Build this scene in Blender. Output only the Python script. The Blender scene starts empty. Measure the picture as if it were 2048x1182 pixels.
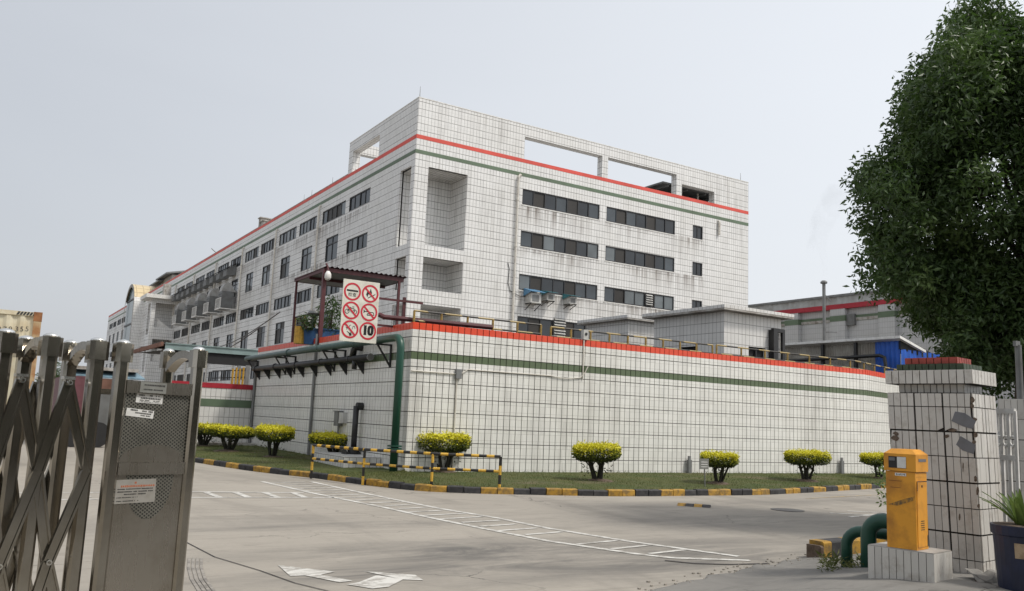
import bpy, math, random
from mathutils import Vector, Matrix
R = math.radians
random.seed(7)
scene = bpy.context.scene
col = scene.collection

# ------------------------------------------------------------------ camera
YAW, PITCH, ROLL, F = 0.5556202, 0.1442655, -0.0428843, 1698.788
EYE = Vector((0, 0, 1.63))
_fw = Vector((math.sin(YAW)*math.cos(PITCH), math.cos(YAW)*math.cos(PITCH), math.sin(PITCH)))
_rt = Vector((math.cos(YAW), -math.sin(YAW), 0))
_up = _rt.cross(_fw)
CR = _rt*math.cos(ROLL) - _up*math.sin(ROLL)
CU = _up*math.cos(ROLL) + _rt*math.sin(ROLL)
cam_d = bpy.data.cameras.new('camera')
cam_d.sensor_width = 36
cam_d.lens = 36*F/2048
cam_d.clip_start = 0.05
cam_d.clip_end = 3000
cam = bpy.data.objects.new('camera', cam_d)
col.objects.link(cam)
mw = Matrix((CR, CU, -_fw)).transposed().to_4x4()
mw.translation = EYE
cam.matrix_world = mw
scene.camera = cam

# ------------------------------------------------------------------ sky, sun, exposure
SUN_DIR = Vector((0.34, -0.46, 0.82)).normalized()
world = bpy.data.worlds.new('World')
scene.world = world
world.use_nodes = True
wn = world.node_tree
bg = wn.nodes['Background']
sky = wn.nodes.new('ShaderNodeTexSky')
sky.sky_type = 'NISHITA'
sky.sun_disc = False
sky.sun_elevation = math.asin(SUN_DIR.z)
sky.sun_rotation = math.atan2(SUN_DIR.x, SUN_DIR.y)
sky.dust_density = 6
sky.air_density = 1.2
ovc = wn.nodes.new('ShaderNodeMix')
ovc.data_type = 'RGBA'
ovc.inputs[0].default_value = 0.75
# pale haze veil, smoothly brighter towards the sun's side of the sky
_tc = wn.nodes.new('ShaderNodeTexCoord')
_dp = wn.nodes.new('ShaderNodeVectorMath'); _dp.operation = 'DOT_PRODUCT'
_sh = Vector((SUN_DIR.x, SUN_DIR.y, 0)).normalized(); _dp.inputs[1].default_value = _sh
wn.links.new(_tc.outputs['Generated'], _dp.inputs[0])
_mr = wn.nodes.new('ShaderNodeMapRange'); _mr.inputs[1].default_value = -1; _mr.inputs[2].default_value = 1
wn.links.new(_dp.outputs['Value'], _mr.inputs[0])
_vm = wn.nodes.new('ShaderNodeMix'); _vm.data_type = 'RGBA'
_vm.inputs[6].default_value = (4.9, 5.15, 5.6, 1); _vm.inputs[7].default_value = (13.1, 13.5, 14.0, 1)
_nz = wn.nodes.new('ShaderNodeTexNoise'); _nz.inputs['Scale'].default_value = 1.6; _nz.inputs['Detail'].default_value = 5; _nz.inputs['Distortion'].default_value = .6
_ns = wn.nodes.new('ShaderNodeVectorMath'); _ns.operation = 'MULTIPLY'; _ns.inputs[1].default_value = (1, 1, 3.0)
wn.links.new(_tc.outputs['Generated'], _ns.inputs[0]); wn.links.new(_ns.outputs[0], _nz.inputs['Vector'])
_na = wn.nodes.new('ShaderNodeMath'); _na.operation = 'MULTIPLY_ADD'; _na.inputs[1].default_value = .10; _na.inputs[2].default_value = -.05
wn.links.new(_nz.outputs[0], _na.inputs[0])
_ad = wn.nodes.new('ShaderNodeMath'); _ad.operation = 'ADD'
wn.links.new(_mr.outputs[0], _ad.inputs[0]); wn.links.new(_na.outputs[0], _ad.inputs[1])
_pw = wn.nodes.new('ShaderNodeMath'); _pw.operation = 'POWER'; _pw.inputs[1].default_value = .6
wn.links.new(_ad.outputs[0], _pw.inputs[0]); wn.links.new(_pw.outputs[0], _vm.inputs[0])
wn.links.new(_vm.outputs[2], ovc.inputs[7])
wn.links.new(sky.outputs[0], ovc.inputs[6])
wn.links.new(ovc.outputs[2], bg.inputs[0])
bg.inputs[1].default_value = 0.10
sd = bpy.data.lights.new('sun', 'SUN')
sd.energy = 2.6
sd.angle = R(10)
sd.color = (1.0, 0.955, 0.88)
so = bpy.data.objects.new('sun', sd)
col.objects.link(so)
so.rotation_euler = (-SUN_DIR).to_track_quat('-Z', 'Y').to_euler()
so.location = (0, -20, 40)
vs = scene.view_settings
vs.view_transform = 'Standard'
vs.look = 'None'
vs.exposure = 0.0
vs.gamma = 1
vs.use_curve_mapping = False

# ------------------------------------------------------------------ pixel helpers (2048x1182 photograph)
def ray(px, py):
    return CR*((px-1024)/F) - CU*((py-591)/F) + _fw
def onx(px, py, x):
    d = ray(px, py); return EYE + d*(x/d.x)
def ony(px, py, y):
    d = ray(px, py); return EYE + d*(y/d.y)
def onz(px, py, z=0.0):
    d = ray(px, py); return EYE + d*((z-EYE.z)/d.z)
def ond(px, py, t):
    return EYE + ray(px, py)*t

# ------------------------------------------------------------------ materials
class NT:
    def __init__(s, name):
        s.m = bpy.data.materials.new(name); s.m.use_nodes = True
        s.t = s.m.node_tree; s.b = s.t.nodes['Principled BSDF']
    def n(s, typ, **kw):
        o = s.t.nodes.new(typ)
        for k, v in kw.items(): setattr(o, k, v)
        return o
    def link(s, a, b): s.t.links.new(a, b)
    def put(s, sock, v):
        if hasattr(v, 'is_output'): s.link(v, sock)
        else: sock.default_value = v
    def math(s, op, a, b=None, c=None, clamp=False):
        o = s.n('ShaderNodeMath', operation=op); o.use_clamp = clamp
        s.put(o.inputs[0], a)
        if b is not None: s.put(o.inputs[1], b)
        if c is not None: s.put(o.inputs[2], c)
        return o.outputs[0]
    def mix(s, fac, a, b):
        o = s.n('ShaderNodeMix', data_type='RGBA')
        s.put(o.inputs[0], fac)
        for i, v in ((6, a), (7, b)):
            if hasattr(v, 'is_output'): s.link(v, o.inputs[i])
            else: o.inputs[i].default_value = (*v[:3], 1)
        return o.outputs[2]
    def noise(s, vec, scale, detail=4, rough=.6, dist=0.0):
        o = s.n('ShaderNodeTexNoise'); o.inputs['Scale'].default_value = scale
        o.inputs['Detail'].default_value = detail; o.inputs['Roughness'].default_value = rough
        o.inputs['Distortion'].default_value = dist
        if vec is not None: s.link(vec, o.inputs['Vector'])
        return o.outputs[0]
    def ramp(s, v, lo, hi):
        o = s.n('ShaderNodeMapRange'); s.put(o.inputs[0], v)
        o.inputs[1].default_value = lo; o.inputs[2].default_value = hi
        return o.outputs[0]
    def scalevec(s, vec, sc):
        o = s.n('ShaderNodeVectorMath', operation='MULTIPLY'); s.link(vec, o.inputs[0]); o.inputs[1].default_value = sc
        return o.outputs[0]
    def pos(s): return s.n('ShaderNodeNewGeometry').outputs['Position']
    def obj(s): return s.n('ShaderNodeTexCoord').outputs['Object']
    def bump(s, h, st, dist=.01):
        o = s.n('ShaderNodeBump'); o.inputs['Strength'].default_value = st; o.inputs['Distance'].default_value = dist
        s.link(h, o.inputs['Height']); s.link(o.outputs[0], s.b.inputs['Normal'])
    def done(s, color=None, rough=.6, metal=0.0, spec=.5):
        if color is not None:
            if hasattr(color, 'is_output'): s.link(color, s.b.inputs['Base Color'])
            else: s.b.inputs['Base Color'].default_value = (*color[:3], 1)
        s.put(s.b.inputs['Roughness'], rough); s.b.inputs['Metallic'].default_value = metal
        s.b.inputs['Specular IOR Level'].default_value = spec
        return s.m

def plain(name, c, rough=.6, metal=0.0, var=.25, scale=6, dirt=(.5, .45, .4), spec=.5):
    k = NT(name)
    p = k.pos()
    n = k.noise(p, scale, 6)
    fac = k.ramp(n, .42, .75)
    d = tuple(c[i]*dirt[i] for i in range(3))
    k2 = k.math('MULTIPLY', fac, var*2, clamp=True)
    return k.done(k.mix(k2, c, d), rough, metal, spec)

def grid_lines(k, pu, pv, w, wv=None):
    g = k.n('ShaderNodeNewGeometry')
    sp = k.n('ShaderNodeSeparateXYZ'); k.link(g.outputs['Position'], sp.inputs[0])
    sn = k.n('ShaderNodeSeparateXYZ'); k.link(g.outputs['True Normal'], sn.inputs[0])
    isx = k.math('GREATER_THAN', k.math('ABSOLUTE', sn.outputs[0]), .7)
    u = k.math('ADD', k.math('MULTIPLY', isx, sp.outputs[1]), k.math('MULTIPLY', k.math('SUBTRACT', 1.0, isx), sp.outputs[0]))
    isz = k.math('GREATER_THAN', k.math('ABSOLUTE', sn.outputs[2]), .7)
    v = k.math('ADD', k.math('MULTIPLY', isz, sp.outputs[1]), k.math('MULTIPLY', k.math('SUBTRACT', 1.0, isz), sp.outputs[2]))
    fu = k.math('FLOORED_MODULO', u, pu); fv = k.math('FLOORED_MODULO', v, pv)
    lu = k.math('LESS_THAN', fu, w); lv = k.math('LESS_THAN', fv, wv or w)
    cu = k.math('FLOOR', k.math('DIVIDE', u, pu)); cv = k.math('FLOOR', k.math('DIVIDE', v, pv))
    return u, v, lu, lv, cu, cv, g.outputs['Position']

def tile_mat(name, pu, pv, w, base, joint, inner=None, streak=.35, tone=.08, wv=None, jstr=.85, streak_col=(.16, .14, .115), sills=False, orand=0):
    k = NT(name)
    u, v, lu, lv, cu, cv, p = grid_lines(k, pu, pv, w, wv)
    wn_ = k.n('ShaderNodeTexWhiteNoise', noise_dimensions='2D')
    cb = k.n('ShaderNodeCombineXYZ'); k.link(cu, cb.inputs[0]); k.link(cv, cb.inputs[1]); k.link(cb.outputs[0], wn_.inputs[0])
    c = k.mix(k.math('MULTIPLY', wn_.outputs[0], tone*3), base, tuple(x*.72 for x in base))
    # faint cloudy tone and vertical grime streaks
    c = k.mix(k.math('MULTIPLY', k.ramp(k.noise(p, .35, 5), .4, .75), .32), c, (base[0]*.74, base[1]*.72, base[2]*.66))
    st = k.noise(k.scalevec(p, (2.6, 2.6, .14)), 1.0, 7, .7)
    st2 = k.noise(p, .22, 3)
    sf = k.math('MULTIPLY', k.math('MULTIPLY', k.ramp(st, .50, .78), k.ramp(st2, .38, .66)), streak, clamp=True)
    c = k.mix(sf, c, streak_col)
    if sills:     # run-off stains below the window rows
        dd = k.math('FLOORED_MODULO', k.math('SUBTRACT', 16.20, v), 2.965)
        fl = k.math('POWER', k.math('SUBTRACT', 1.0, k.math('DIVIDE', dd, 2.0), clamp=True), 1.5)
        fl = k.math('MULTIPLY', fl, k.math('LESS_THAN', v, 16.2))
        onwin = k.math('ADD', k.math('MULTIPLY', k.math('GREATER_THAN', u, 30.0), k.math('LESS_THAN', u, 47.4)), k.math('GREATER_THAN', u, 55.0), clamp=True)
        fl = k.math('MULTIPLY', fl, onwin)
        ss = k.ramp(k.noise(k.scalevec(p, (3.4, 3.4, .10)), 1.0, 5, .65), .40, .66)
        big = k.ramp(k.noise(k.scalevec(p, (.16, .16, .3)), 1.0, 2), .34, .56)
        c = k.mix(k.math('MULTIPLY', k.math('MULTIPLY', fl, ss), k.math('MULTIPLY', big, 1.3), clamp=True), c, (.19, .16, .135))
    if inner:
        _, _, iu, iv, _, _, _ = grid_lines(k, inner[0], inner[1], inner[2], inner[3])
        c = k.mix(k.math('MULTIPLY', k.math('MAXIMUM', iu, iv), inner[4]), c, joint)
    if orand:
        oi = k.n('ShaderNodeObjectInfo')
        c = k.mix(k.math('MULTIPLY', oi.outputs['Random'], orand), c, tuple(x*.70 for x in base))
        c = k.mix(k.math('MULTIPLY', k.ramp(k.noise(p, 7, 6, .7), .52, .75), .6, clamp=True), c, streak_col)
    # joints broken up so that they are not ruler-even
    jn = k.ramp(k.noise(p, 1.3, 4), .25, .6)
    jf = k.math('MULTIPLY', k.math('MAXIMUM', lu, lv), k.math('MULTIPLY', k.math('ADD', k.math('MULTIPLY', jn, .45), .55), jstr))
    c = k.mix(jf, c, joint)
    rough = k.math('ADD', k.math('MULTIPLY', jf, .35), .32)
    k.bump(k.math('SUBTRACT', 1.0, k.math('MAXIMUM', lu, lv)), .35, .006)
    return k.done(c, rough)

M = {}
M['tile_far'] = tile_mat('building_tile', .24, .48, .022, (.755, .75, .735), (.10, .095, .088), (.06, .24, .004, .012, .34), .62, .09, wv=.038, jstr=.86, sills=True)
M['tile_near'] = tile_mat('wall_tile', .2, .4, .0001, (.795, .788, .75), (.26, .245, .22), (.05, .2, .007, .012, .42), .60, .13)
M['tile_house'] = tile_mat('pump_house_tile', .2, .4, .018, (.70, .69, .67), (.13, .12, .11), (.05, .2, .006, .004, .30), .5, .08, wv=.022)
M['tile_grey'] = tile_mat('grey_tile', .24, .48, .02, (.47, .475, .48), (.17, .17, .165), None, .4, .06, wv=.03, jstr=.6)
M['red'] = tile_mat('red_tile', .2, .4, .0001, (.74, .072, .026), (.16, .04, .03), (.05, 9., .006, .001, .30), .25, .10)
M['green'] = tile_mat('green_tile', .2, .4, .0001, (.105, .145, .075), (.06, .07, .05), (.05, 9., .006, .001, .30), .25, .10)
M['red_far'] = plain('red_band_paint', (.64, .075, .05), .5, var=.3, scale=.7)
M['green_far'] = plain('green_band_paint', (.11, .16, .10), .5, var=.3, scale=.7)
M['joint'] = plain('joint_mortar', (.024, .020, .017), .95)
M['crimson'] = plain('crimson_band', (.36, .015, .03), .5)
M['frame'] = plain('bronze_window_frame', (.022, .022, .024), .4)
M['steelpole'] = plain('galvanised_steel', (.34, .34, .33), .45, .6)
M['white_paint'] = plain('white_paint', (.72, .71, .68), .5, var=.3)
M['pvc'] = plain('cream_plastic_pipe', (.62, .59, .53), .5, var=.3, scale=3)
M['black'] = plain('black_paint', (.016, .016, .017), .45)
M['dark'] = plain('dark_interior', (.012, .012, .013), .8)  # near-black colour painted in for unlit interiors and undersides
M['grey_metal'] = plain('grey_sheet_metal', (.20, .205, .205), .5, .3, var=.35, scale=2)
M['cooler'] = plain('cooler_casing', (.15, .155, .155), .55, .0, var=.4, scale=2)
M['cooler_light'] = plain('cooler_hood', (.34, .34, .33), .55, .0, var=.4, scale=2)
M['gpipe'] = plain('dark_green_pipe_paint', (.010, .062, .040), .38, var=.4, scale=4, dirt=(1.6, 1.1, 1.2))
M['gpipe2'] = plain('weathered_green_pipe', (.045, .085, .075), .5, var=.5, scale=3, dirt=(1.7, 1.3, 1.4))
M['maroon'] = plain('maroon_steel_paint', (.085, .018, .021), .5, var=.4, scale=4)
M['teal_sheet'] = plain('teal_roof_sheet', (.20, .27, .265), .5, var=.4, scale=1.5)
M['blue_sheet'] = plain('blue_corrugated_steel', (.012, .10, .48), .45, var=.35, scale=1.2)
M['beige_sheet'] = plain('beige_corrugated_steel', (.36, .34, .30), .55, var=.5, scale=1.2)
M['white_sheet'] = plain('white_roof_edge', (.74, .74, .72), .5)
M['blue_tub'] = plain('blue_plastic_tub', (.015, .07, .18), .5)
M['yellow'] = plain('faded_yellow_paint', (.52, .30, .035), .6, var=.5, scale=14)
M['kblack'] = plain('kerb_black_paint', (.024, .024, .026), .75, var=.4, scale=9, dirt=(2.6, 2.4, 2.2))
M['kyellow'] = plain('kerb_yellow_paint', (.40, .225, .028), .75, var=.8, scale=9, dirt=(.45, .5, 1.2))
M['rail_black'] = plain('rail_black_paint', (.018, .017, .016), .45)
M['rail_yellow'] = plain('rail_yellow_paint', (.66, .40, .05), .5, var=.4, scale=20)
M['mustard'] = plain('dull_mustard_paint', (.36, .235, .06), .6, var=.6, scale=10)
M['boxyellow'] = plain('cabinet_yellow_paint', (.74, .33, .025), .5, var=.7, scale=4, dirt=(.62, .58, .8))
M['signwhite'] = plain('sign_panel_paint', (.70, .68, .60), .5, var=.25, scale=4)
M['signred'] = plain('sign_red', (.52, .02, .04), .5, var=.1)
M['signblack'] = plain('sign_black', (.012, .012, .013), .5, var=.1)
M['soil'] = plain('dry_soil', (.13, .095, .07), .95, var=.6, scale=14)
M['bark'] = plain('bark', (.075, .06, .045), .9, var=.7, scale=16)
M['bushbark'] = plain('shrub_bark', (.035, .034, .026), .9, var=.6, scale=30)
M['trim'] = plain('roof_slab_trim', (.40, .385, .36), .7, var=.7, scale=2.4)
M['soffit'] = plain('soffit_plaster', (.30, .29, .275), .8, var=.4)
M['amber_roof'] = tile_mat('amber_tile_vault', 1.1, 1.1, .09, (.62, .50, .30), (.22, .16, .10), None, .3, .1)
M['arch_glass'] = plain('teal_tinted_glass', (.12, .17, .175), .15, var=.3, scale=.4)
M['container'] = plain('cream_container_paint', (.62, .57, .43), .55, var=.45, scale=2.2, dirt=(.75, .62, .45))
M['rust'] = plain('rusted_container_corner', (.30, .13, .05), .8, var=.7, scale=4)
M['rubber'] = plain('tyre_rubber', (.018, .018, .019), .8)
M['navy_pot'] = plain('navy_plastic_pot', (.012, .018, .05), .4, var=.4, scale=7)
M['label_tan'] = plain('worn_tan_label', (.42, .31, .20), .7, var=.6, scale=12)
M['greytape'] = plain('grey_tape', (.17, .175, .19), .6)
M['label_white'] = plain('white_label', (.68, .68, .66), .4, var=.15, scale=20)
M['label_grey'] = plain('clear_grey_label', (.23, .235, .22), .3, var=.2, scale=20)
M['plate'] = plain('brushed_nameplate', (.52, .50, .46), .42, .7, var=.2, scale=18)
M['ink'] = plain('label_ink', (.03, .03, .03), .6)
M['ink_red'] = plain('label_red_ink', (.42, .14, .07), .6)
M['white_marking'] = None
M['manhole'] = plain('cast_iron_cover', (.10, .095, .09), .7)
M['awning_teal'] = plain('teal_plastic_awning', (.04, .19, .22), .4, var=.4, scale=5)
M['awning_blue'] = plain('blue_plastic_awning', (.10, .25, .42), .4, var=.4, scale=5)
M['ac'] = plain('air_conditioner_casing', (.52, .52, .50), .5, var=.4, scale=4)
M['terracotta'] = plain('terracotta_sheet', (.17, .085, .06), .8, var=.5, scale=2)

def stripes_mat(name, axis_len, ca, cb):
    k = NT(name)
    o = k.n('ShaderNodeSeparateXYZ'); k.link(k.obj(), o.inputs[0])
    s_ = k.math('ADD', o.outputs[0], k.math('MULTIPLY', o.outputs[2], 1.0))
    f = k.math('LESS_THAN', k.math('FLOORED_MODULO', s_, axis_len), axis_len*.5)
    n = k.math('MULTIPLY', k.ramp(k.noise(k.obj(), 12, 5), .5, .8), .45)
    return k.done(k.mix(n, k.mix(f, ca, cb), (.12, .10, .07)), .55)
M['hazard'] = stripes_mat('hazard_stripes', .36, (.025, .025, .027), (.60, .36, .05))
M['hazard_thin'] = stripes_mat('weathered_hazard_stripes', 1.1, (.035, .033, .03), (.36, .27, .11))

def concrete(name, base, dark, sc=1.0, wear=1.0, post=None):
    k = NT(name)
    p = k.pos()
    a = k.noise(p, .16*sc, 6, .62, .4)
    b = k.noise(k.scalevec(p, (.55, .11, 1)), 1.0*sc, 7, .65, .6)
    c = k.noise(p, 14, 5, .7)
    d = k.noise(k.scalevec(p, (.9, 3.2, 1)), .5, 6, .7, 1.2)
    col_ = k.mix(k.math('MULTIPLY', k.ramp(a, .38, .68), .55*wear, clamp=True), base, tuple(x*.80 for x in base))
    col_ = k.mix(k.math('MULTIPLY', k.ramp(b, .52, .80), .60*wear, clamp=True), col_, dark)
    col_ = k.mix(k.math('MULTIPLY', k.ramp(d, .56, .74), .50*wear, clamp=True), col_, tuple(x*.55 for x in base))
    col_ = k.mix(k.math('MULTIPLY', k.ramp(c, .45, .75), .22), col_, tuple(x*.6 for x in base))
    e = k.noise(k.scalevec(p, (.30, 2.1, 1)), 1.0*sc, 8, .72, 1.6)
    col_ = k.mix(k.math('MULTIPLY', k.ramp(e, .53, .72), .55*wear, clamp=True), col_, tuple(x*.58 for x in base))
    h = k.noise(p, .42*sc, 6, .7, 1.0)
    col_ = k.mix(k.math('MULTIPLY', k.ramp(h, .58, .72), .38*wear, clamp=True), col_, tuple(x*.5 for x in base))
    l_ = k.noise(k.scalevec(p, (.22, 1.2, 1)), 1.7*sc, 7, .7, 1.0)
    col_ = k.mix(k.math('MULTIPLY', k.ramp(l_, .56, .74), .35*wear, clamp=True), col_, tuple(min(1, x*1.22) for x in base))
    # hairline cracks
    vo = k.n('ShaderNodeTexVoronoi', feature='DISTANCE_TO_EDGE'); vo.inputs['Scale'].default_value = .32
    wv = k.n('ShaderNodeVectorMath', operation='ADD'); k.link(p, wv.inputs[0])
    nz = k.n('ShaderNodeTexNoise'); nz.inputs['Scale'].default_value = 1.6; nz.inputs['Detail'].default_value = 5
    k.link(p, nz.inputs['Vector']); k.link(nz.outputs['Color'], wv.inputs[1]); k.link(wv.outputs[0], vo.inputs['Vector'])
    cr = k.math('LESS_THAN', vo.outputs[0], .004)
    cr = k.math('MULTIPLY', cr, k.ramp(k.noise(p, .3, 2), .52, .6))
    col_ = k.mix(k.math('MULTIPLY', cr, .7, clamp=True), col_, (.06, .055, .05))
    sp = k.ramp(k.noise(p, 5.5, 3, .5), .70, .74)
    col_ = k.mix(k.math('MULTIPLY', sp, .35, clamp=True), col_, (.10, .09, .08))
    if post: col_ = post(k, col_)
    k.bump(k.math('ADD', k.math('MULTIPLY', c, .5), k.noise(p, 60, 3)), .25, .006)
    return k.done(col_, .85, spec=.3)
def grime(k, c):
    sp = k.n('ShaderNodeSeparateXYZ'); k.link(k.pos(), sp.inputs[0])
    n1 = k.noise(k.scalevec(k.pos(), (.5, 1.6, 1)), 1.0, 7, .7, 1.0)
    tot = None
    for cx, cy, rx, ry, st in ((7.2, 8.4, 4.4, 1.6, 1.0), (5.0, 9.7, 3.2, .9, .75), (3.2, 8.4, 2.4, .5, .6), (12.0, 11.0, 5.0, 1.6, .55), (2.6, 12.6, 3.2, 1.0, .5), (16, 13.6, 7, .9, .5), (5.5, 12.0, 3.5, .45, .5)):
        dx = k.math('DIVIDE', k.math('SUBTRACT', sp.outputs[0], cx), rx); dy = k.math('DIVIDE', k.math('SUBTRACT', sp.outputs[1], cy), ry)
        r2 = k.math('ADD', k.math('MULTIPLY', dx, dx), k.math('MULTIPLY', dy, dy))
        f = k.math('MULTIPLY', k.math('SUBTRACT', 1.0, r2, clamp=True), st)
        tot = f if tot is None else k.math('ADD', tot, f)
    f = k.math('MULTIPLY', tot, k.ramp(n1, .30, .62), clamp=True)
    return k.mix(f, c, (.125, .118, .108))
M['road'] = concrete('yard_concrete', (.335, .305, .262), (.130, .120, .105), 1.0, 1.35, grime)
M['pavement'] = concrete('worn_pavement', (.215, .205, .188), (.085, .082, .077), 2.2, 1.3)
M['ground'] = concrete('far_ground', (.27, .25, .22), (.15, .14, .125))

def worn_paint(name, c, under, amount):
    k = NT(name)
    p = k.pos()
    n = k.noise(k.scalevec(p, (2.2, 5.0, 1)), 1.5, 7, .75, .6)
    f = k.ramp(n, amount, amount+.12)
    return k.done(k.mix(k.math('MULTIPLY', f, .9, clamp=True), c, under), .75)
M['white_marking'] = worn_paint('worn_white_road_paint', (.58, .565, .525), (.27, .25, .22), .46)
M['yellow_marking'] = worn_paint('worn_yellow_road_paint', (.45, .32, .14), (.28, .255, .22), .42)
M['tyre_mark'] = worn_paint('tyre_marks', (.17, .155, .138), (.30, .275, .24), .42)
M['crack_fill'] = plain('slab_joint_filler', (.055, .05, .047), .9)

def lawn_mat():
    k = NT('lawn_turf')
    p = k.pos()
    a = k.noise(p, .9, 5); b = k.noise(p, 9, 5, .7)
    c = k.mix(k.ramp(a, .35, .7), (.050, .072, .022), (.095, .095, .036))
    c = k.mix(k.math('MULTIPLY', k.ramp(b, .5, .8), .6), c, (.10, .085, .045))
    c = k.mix(k.math('MULTIPLY', k.ramp(k.noise(p, .55, 6, .7, .5), .55, .68), .8), c, (.155, .125, .085))
    k.bump(b, .8, .03)
    return k.done(c, .95, spec=.2)
M['lawn'] = lawn_mat()

def leaf_mat(name, a, b, back, trans=.25, rough=.45, young=None):
    k = NT(name)
    oi = k.n('ShaderNodeNewGeometry')
    f = k.noise(k.pos(), 2.3, 3)
    f2 = k.math('ADD', k.math('MULTIPLY', oi.outputs['Random Per Island'], .65), k.math('MULTIPLY', f, .45), clamp=True)
    c = k.mix(f2, a, b)
    if young: c = k.mix(k.math('MULTIPLY', k.ramp(k.noise(k.pos(), .85, 2), .52, .66), .8), c, young)
    k.done(c, rough, spec=.35)
    tr = k.n('ShaderNodeBsdfTranslucent'); tr.inputs[0].default_value = (*back, 1)
    mx = k.n('ShaderNodeMixShader'); mx.inputs[0].default_value = trans
    out = k.t.nodes['Material Output']
    k.link(k.b.outputs[0], mx.inputs[1]); k.link(tr.outputs[0], mx.inputs[2]); k.link(mx.outputs[0], out.inputs[0])
    return k.m
M['tree_leaf'] = leaf_mat('dark_evergreen_leaf', (.026, .050, .018), (.070, .115, .034), (.08, .15, .03), .25, .42, (.125, .185, .055))
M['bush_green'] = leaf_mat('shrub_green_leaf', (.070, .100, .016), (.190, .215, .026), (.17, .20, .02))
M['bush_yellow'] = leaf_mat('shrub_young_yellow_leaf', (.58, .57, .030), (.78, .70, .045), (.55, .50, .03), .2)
M['bush_dark'] = leaf_mat('shrub_dark_leaf', (.018, .030, .010), (.045, .062, .016), (.05, .07, .01))
M['plant_leaf'] = leaf_mat('strap_leaf', (.05, .10, .022), (.16, .22, .06), (.15, .22, .05))
M['far_leaf'] = leaf_mat('far_tree_leaf', (.035, .065, .022), (.07, .11, .035), (.06, .1, .03))
M['grass_blade'] = leaf_mat('grass_blade', (.070, .095, .026), (.165, .165, .055), (.11, .14, .04), .2, .7)

def glass(name, c, rough=.05):
    k = NT(name)
    n = k.noise(k.pos(), .5, 2)
    return k.done(k.mix(k.ramp(n, .35, .7), c, tuple(x*.55 for x in c)), rough, 0, .5)
M['glass'] = glass('dark_window_glass', (.030, .036, .043))
M['glass_brown'] = glass('brown_screen_pane', (.030, .026, .022), .5)
M['glass_mid'] = glass('painted_reflection_glass', (.065, .078, .09), .07)  # mid grey put into the colour for sky reflected in the panes
M['glass_pale'] = glass('curtain_and_reflection_glass', (.15, .17, .18), .12)  # pale colour for curtains, with sky reflection painted in too

def steel(name, base, rough):
    k = NT(name)
    p = k.pos()
    n = k.noise(k.scalevec(p, (14, 14, .8)), 2.0, 6, .7)
    d = k.noise(p, 3.2, 6, .7)
    c = k.mix(k.math('MULTIPLY', k.ramp(d, .45, .75), .7, clamp=True), base, (base[0]*.62, base[1]*.58, base[2]*.50))
    r = k.math('ADD', k.math('MULTIPLY', n, .16), rough)
    return k.done(c, r, .92)
M['steel'] = steel('weathered_stainless_steel', (.36, .335, .29), .03)
M['steel_panel'] = steel('brushed_stainless_panel', (.40, .37, .325), .20)
M['steel_cap'] = steel('polished_dome_cap', (.74, .74, .72), .12)

def perforated():
    k = NT('perforated_stainless_panel')
    o = k.n('ShaderNodeSeparateXYZ'); k.link(k.obj(), o.inputs[0])
    u, v = o.outputs[0], o.outputs[2]
    s = .0150
    def dots(off):
        fu = k.math('SUBTRACT', k.math('FLOORED_MODULO', k.math('ADD', u, off), s*1.5), s*.75)
        fv = k.math('SUBTRACT', k.math('FLOORED_MODULO', k.math('ADD', v, off*.8), s*1.2), s*.6)
        r = k.math('SQRT', k.math('ADD', k.math('MULTIPLY', fu, fu), k.math('MULTIPLY', fv, fv)))
        return k.math('LESS_THAN', r, .0050)
    d = k.math('MAXIMUM', dots(0), dots(s*.75))
    nz = k.noise(k.obj(), 9, 3)
    d = k.math('MULTIPLY', d, k.ramp(nz, .30, .42))
    g = k.noise(k.obj(), 6, 6, .7)
    c = k.mix(k.ramp(g, .4, .75), (.34, .33, .29), (.20, .19, .16))
    c = k.mix(d, c, (.02, .02, .018))
    k.link(k.math('MULTIPLY', k.math('SUBTRACT', 1.0, d), .85), k.b.inputs['Metallic'])
    k.link(c, k.b.inputs['Base Color'])
    k.b.inputs['Roughness'].default_value = .38
    return k.m
M['perforated'] = perforated()

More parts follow.
